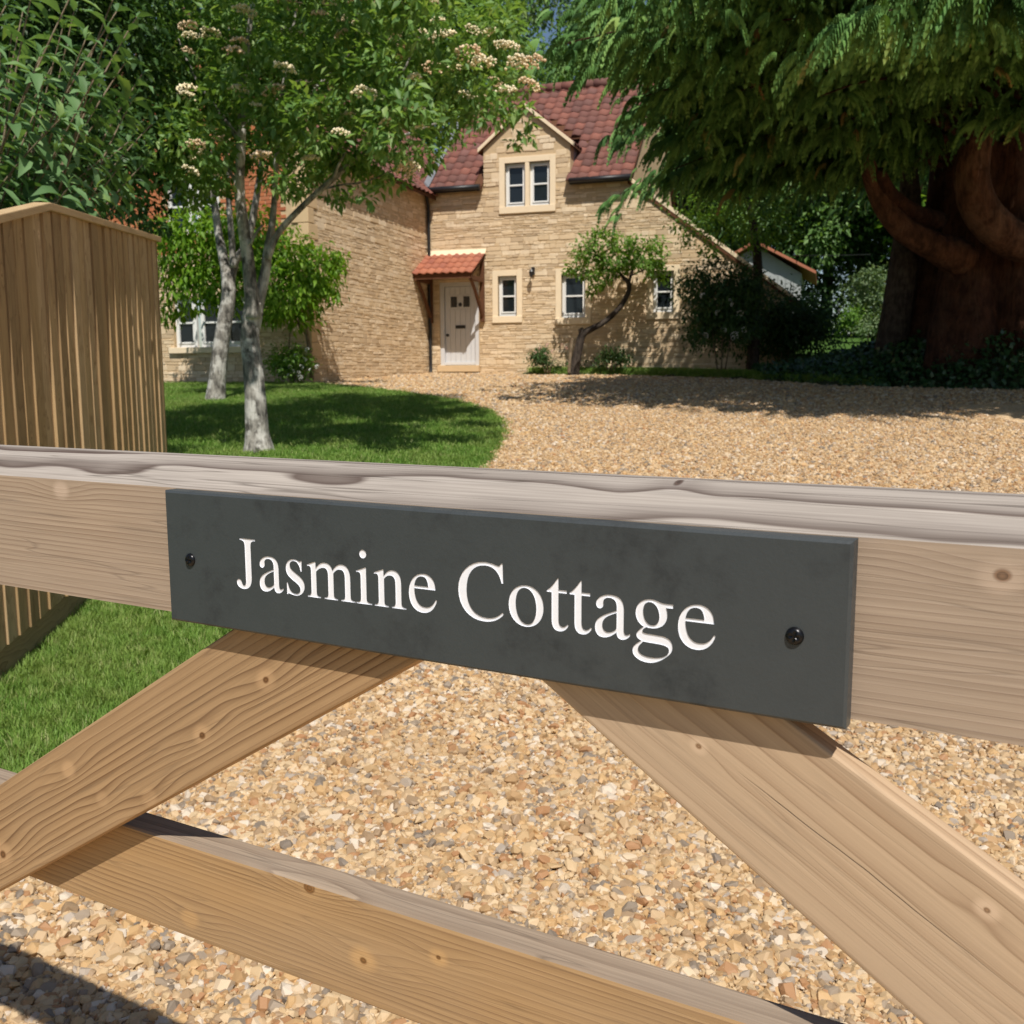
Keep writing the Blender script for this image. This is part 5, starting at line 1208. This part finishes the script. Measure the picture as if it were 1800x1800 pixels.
# the low boughs that show under the skirt, aimed at where they hang over the drive
for (tx, ty, tz, nf) in ((1.75, 13.9, 5.2, 130), (2.0, 14.8, 4.95, 110), (2.2, 12.8, 5.5, 100), (1.95, 14.2, 6.0, 130), (2.1, 13.4, 6.5, 130), (2.1, 15.3, 5.7, 130), (2.1, 14.6, 7.0, 120), (2.5, 16.0, 6.3, 110), (2.5, 17.4, 4.95, 130), (3.0, 18.2, 4.85, 130), (3.7, 18.8, 4.6, 120), (2.3, 16.8, 5.4, 130), (3.3, 16.2, 4.45, 120), (4.2, 17.0, 4.3, 120), (5.0, 18.0, 4.3, 100), (3.0, 13.2, 4.95, 80), (3.2, 15.2, 4.75, 90), (3.9, 13.6, 4.85, 80), (2.6, 16.5, 4.9, 70), (4.6, 15.6, 4.6, 90), (5.2, 13.0, 5.0, 80), (3.7, 11.5, 5.45, 100), (4.6, 10.6, 5.35, 100), (6.4, 12.6, 4.85, 90), (5.6, 10.0, 5.3, 110),
        (7.0, 10.9, 4.9, 90), (8.2, 11.6, 4.6, 90), (6.7, 9.5, 5.2, 110), (7.9, 9.6, 5.0, 110), (9.2, 10.0, 4.8, 100), (3.4, 17.2, 4.7, 60), (5.8, 16.2, 4.5, 60), (6.9, 14.6, 4.6, 60), (9.6, 12.2, 4.5, 60), (2.4, 15.9, 5.3, 60), (10.6, 10.8, 4.9, 80), (12.0, 12.5, 4.9, 60), (4.4, 12.2, 5.2, 80), (5.9, 11.4, 5.1, 90)):
    a = math.atan2(ty-CY, tx-CX); L = math.hypot(tx-CX, ty-CY); lift = .5
    za = tz-CB+1.15*L*.13-lift*math.sin(2.2)+.25
    bough(a, za, L, lift, int(nf*1.9), .075, .35)
    for dz, q_ in ((.8, .86), (1.7, .74)): bough(a+RNG.uniform(-.09, .09), za+dz, L*q_*RNG.uniform(.94, 1.03), lift, int(nf*1.1), .06, .3)
for k in range(44):
    u_ = (k+.5)/44; q_ = [0, .16, .34, .55, .8, 1]
    tx = np.interp(u_, q_, [1.25, 1.55, 2.2, 4.0, 7.0, 10.0]); ty = np.interp(u_, q_, [14.0, 11.9, 10.3, 9.6, 9.4, 9.7]); a = math.atan2(ty-CY, tx-CX)
    L = math.hypot(tx-CX, ty-CY)*RNG.uniform(.86, 1.0); lowr = tx > 3.3; tz = ((4.75 if lowr else 5.25) if k % 2 else (5.35 if lowr else 5.9))+RNG.uniform(-.15, .2)
    bough(a, tz-CB+1.15*L*.13-.5*math.sin(2.2)+.2, L, .5, 150, .06, .50, .36 if lowr else .28, .78 if lowr else .58)
under(trunk_obj('branch', None, bo, M_BRED, 5), con)
FC = np.array(FC); FD = np.array(FD); FS = np.array(FS); up_ = np.tile([0, 0, 1.0], (len(FC), 1))
V, FF2, rn = leaf_arrays(FC, FD, up_+RNG.normal(size=FC.shape)*.12, FS, FS, (FT, FF_), RNG.beta(2, 2, len(FC)))
o = under(link('foliage', mesh_np('foliage', V, FF2, M_LCON, rn), None), con); o['kind'] = 'stuff'

# ---- the dark stems and shrubs in its shade
def tree_px(name, label, path, rad, Y, clumps, cY, dY, size, fill, lm, bm_=M_BDARK, group=None, **kw):
    b = at(path[0][0], path[0][1], Y); e = empty(name, (b[0], b[1], float(zt(b[0], b[1])))); tag(e, label, 'tree', group)
    under(trunk_obj('trunk', None, [(pxp(path, Y), rad)], bm_, 10), e)
    under(foliage_mesh('crown', None, pxc(clumps, cY, dY), size, fill, lm, .5, LEAF2, **kw), e); return e
tree_px('shaded_tree', 'dark bare-stemmed tree in shade left of the great conifer trunk', [(1562, 650), (1566, 620), (1578, 540), (1588, 470), (1594, 410), (1600, 340), (1590, 240)], [.34, .30, .27, .26, .22, .18, .12], 18.6, [(1560, 250, 60), (1620, 200, 60), (1500, 260, 50), (1640, 300, 40), (1480, 300, 35)], 18.4, .8, .09, 1.6, M_LDARK)
tree_px('shaded_tree', 'thin dark tree standing between the shaded shrubs by the house end', [(1322, 650), (1325, 600), (1328, 530), (1332, 470), (1325, 400), (1310, 340)], [.14, .12, .11, .10, .08, .05], 21.6, [(1300, 380, 34), (1340, 400, 34), (1270, 400, 30), (1250, 370, 28), (1380, 420, 26), (1320, 430, 30), (1230, 420, 20), (1290, 350, 30), (1360, 360, 30), (1190, 385, 20), (1215, 400, 24), (1240, 350, 26), (1200, 430, 18), (1255, 430, 24), (1225, 375, 22), (1180, 350, 16)], 21.2, .8, .095, 1.1, M_LAPR)
bush('evergreen_shrub', 'large shaded evergreen shrub with white blooms at the right house end', 1268, 645, 140, 215, 20.9, .10, M_LDARK, 2.3, None, [(1262, 550), (1300, 552), (1282, 532), (1308, 580), (1235, 520), (1272, 580), (1292, 590), (1240, 590)], CL_W, .085, LEAF4, .45, n=34, rs=.7)
bush('shaded_shrub', 'rounded dark shrub right of the thin shaded tree', 1385, 646, 130, 150, 21.9, .09, M_LDARK, 2.2, None, n=16)
bush('pale_shrub', 'sunlit olive shrub beyond the dark bare-stemmed tree', 1532, 615, 80, 170, 27.5, .10, M_LPALE, 2.0, None, n=16)
bush('leafy_clump', 'bright green leafy clump on the far sunny lawn', 1495, 588, 90, 55, 34, .12, M_LAPR, 2.2, None, n=12)
# far lawn
fx, fy = np.meshgrid(np.linspace(5.5, 20, 30), np.linspace(24.5, 40, 30)); fz = zt(fx, fy)+.012; ii = np.arange(29); I, J = np.meshgrid(ii, ii, indexing='ij'); q = (I*30+J).ravel()
fl_ = link('far_lawn', mesh_np('far_lawn', np.stack([fx.ravel(), fy.ravel(), fz.ravel()], -1), np.stack([q, q+1, q+31, q+30], -1), M_TURF, smooth=True)); tag(fl_, kind='structure')
# strip of grass before the front bed
# ---- outbuilding with red roof
ob = empty('outbuilding', (*at(1325, 560, 34.0)[:2], float(zt(*at(1325, 560, 34.0)[:2]))-.2), -.30); tag(ob, 'small pale weatherboarded outbuilding with red tiled roof behind the shrubs', 'outbuilding')
ze_ = at(1410, 478, 34)[2]-ob.location.z; zr_ = at(1325, 424, 34)[2]-ob.location.z
M_BOARD = plain('pale_board', (0.36, 0.38, 0.38), .7, .3, 0, .15, 3)
for sgn in (-1, 1):
    r_ = MB().add([(sgn*1.95, -.35, ze_-.05), (0, -.35, zr_), (0, 4.2, zr_), (sgn*1.95, 4.2, ze_-.05), (sgn*1.95, -.35, ze_-.15), (0, -.35, zr_-.1), (0, 4.2, zr_-.1), (sgn*1.95, 4.2, ze_-.15)], [(0,1,2,3),(7,6,5,4),(0,4,5,1),(1,5,6,2),(2,6,7,3),(3,7,4,0)]).obj('roof', M_PTILE, ob)
MB().box(-1.5, 1.5, 0, 4.0, -.3, ze_-.1).obj('wall', M_BOARD, ob)
MB().prism([(-1.5, ze_-.1), (1.5, ze_-.1), (0, zr_-.14)], 0, 4.0).obj('gable', M_BOARD, ob)
for k in range(12): MB().box(-1.5+k*.25, -1.5+k*.25+.235, -.03, 0, -.3, ze_-.12).obj('board', M_BOARD, ob)
w_ = MB().tube([at(1395, 449, 33.5), at(1460, 449, 31), at(1530, 447, 28)], .012, 6).obj('overhead_wire', M_BLACK); tag(w_, 'thin wire stretched from the outbuilding across the shaded garden', 'wire')
# ---- ivy bank
n = 26000; x = RNG.uniform(5.0, 13, n); y = RNG.uniform(15.2, 21, n); k = (y > np.interp(x, _EX, _EY)-.15+RNG.normal(0, .1, n)) & (np.hypot(x-CX, y-CY) > 1.1)
x, y = x[k], y[k]; tt = y-np.interp(x, _EX, _EY)
C = np.stack([x, y, zt(x, y)+RNG.uniform(0, .42, len(x))*np.clip(tt*1.4+.3, .2, 1)*np.clip((x-4.2)/3.5, .35, 1)], -1)
V, FF2, rn = leaf_arrays(C, RNG.normal(size=C.shape)-np.array([0, .6, .3]), RNG.normal(size=C.shape)*.4+np.array([0, -.5, 1]), RNG.uniform(.07, .14, len(x)), RNG.uniform(.06, .12, len(x)), LEAF4)
iv = link('ivy', mesh_np('ivy', V, FF2, M_LIVY, rn)); tag(iv, 'dark ivy covering the bank under the great conifer', 'ground cover', kind='stuff')
n = 9000; x = RNG.uniform(.1, 6.5, n); y = np.interp(x, _EX, _EY)+RNG.uniform(-.05, 1.2, n)
g3 = scatter('grass', np.stack([x, y, zt(x, y)-.03], -1), np.stack([RNG.normal(0, .2, n), RNG.normal(0, .2, n), RNG.uniform(0, 6.28, n)], -1), np.repeat(RNG.uniform(.9, 2.0, (n, 1)), 3, 1), FTUFTS, M_GRASS, ground); tag(g3, kind='stuff')

# ---- trees behind the house and garden
bgspec = [(-15, 40, 17, 4.6, M_LBG, 'broad green tree behind the cottage wing, far left'), (-8.5, 46, 20, 5.0, M_LBG, 'tall green tree rising behind the wing roof'), (-2.4, 44, 20, 4.0, M_LBG, 'green tree showing through the flowering crown above the valley'),
          (2.4, 50, 23, 3.4, M_LPALE, 'pale feathery tree rising above the ridge of the cottage'), (7.0, 43, 19, 4.6, M_LBG, 'green tree behind the ridge, half hidden by the conifer'), (13.0, 42, 13, 4.2, M_LBG, 'mid green tree behind the outbuilding roof'),
          (17.5, 38, 11, 3.8, M_LAPR, 'fresh green tree beyond the far sunny lawn'), (21.5, 37, 13, 5, M_LBG, 'green tree rising right of the far sunny lawn'), (15.5, 45, 15, 4.6, M_LBG, 'tall green tree behind the far lawn, between house and conifer'), (26, 40, 14, 5, M_LDARK, 'dark tree closing the garden behind the conifer trunk'), (10.5, 52, 15, 5, M_LDARK, 'dark tall tree far behind the outbuilding')]
for (x, y, h, r_, lm, lab) in bgspec:
    z0 = float(zt(x, y)); cl = []
    for _ in range(44):
        d = unit(RNG.normal(size=3)); q = RNG.uniform(.45, 1)
        cl.append((x+d[0]*r_*q, y+d[1]*r_*q*.8, z0+h*.58+d[2]*h*.40*q, r_*RNG.uniform(.22, .36)))
    tree_simple('garden_tree', lab, 'tree', (x, y, z0), [([(x, y, z0-.2), (x+.1, y, z0+h*.3), (x-.1, y, z0+h*.7)], [.28, .2, .08]), ([(x, y, z0+h*.25), (x+r_*.4, y-.3, z0+h*.5)], [.12, .05]), ([(x, y, z0+h*.3), (x-r_*.4, y-.3, z0+h*.55)], [.12, .05])], cl, .27, 2.4, lm, M_BDARK, 'trees behind the cottage and garden', sub=10)
# a clipped hedge at the garden's far end
hd = []
for k in range(150): hd.append((6.5+(k % 30)*.7, 41.5+RNG.uniform(-.3, .3), float(zt(6.5+(k % 30)*.7, 41.5))+.5+(k//30)*.95, .8))
e = empty('hedge', (15, 41.5, float(zt(15, 41.5)))); tag(e, 'dark hedge closing the far end of the sunny lawn', 'hedge'); under(foliage_mesh('foliage', None, hd, .26, 2.0, M_LDARK), e)
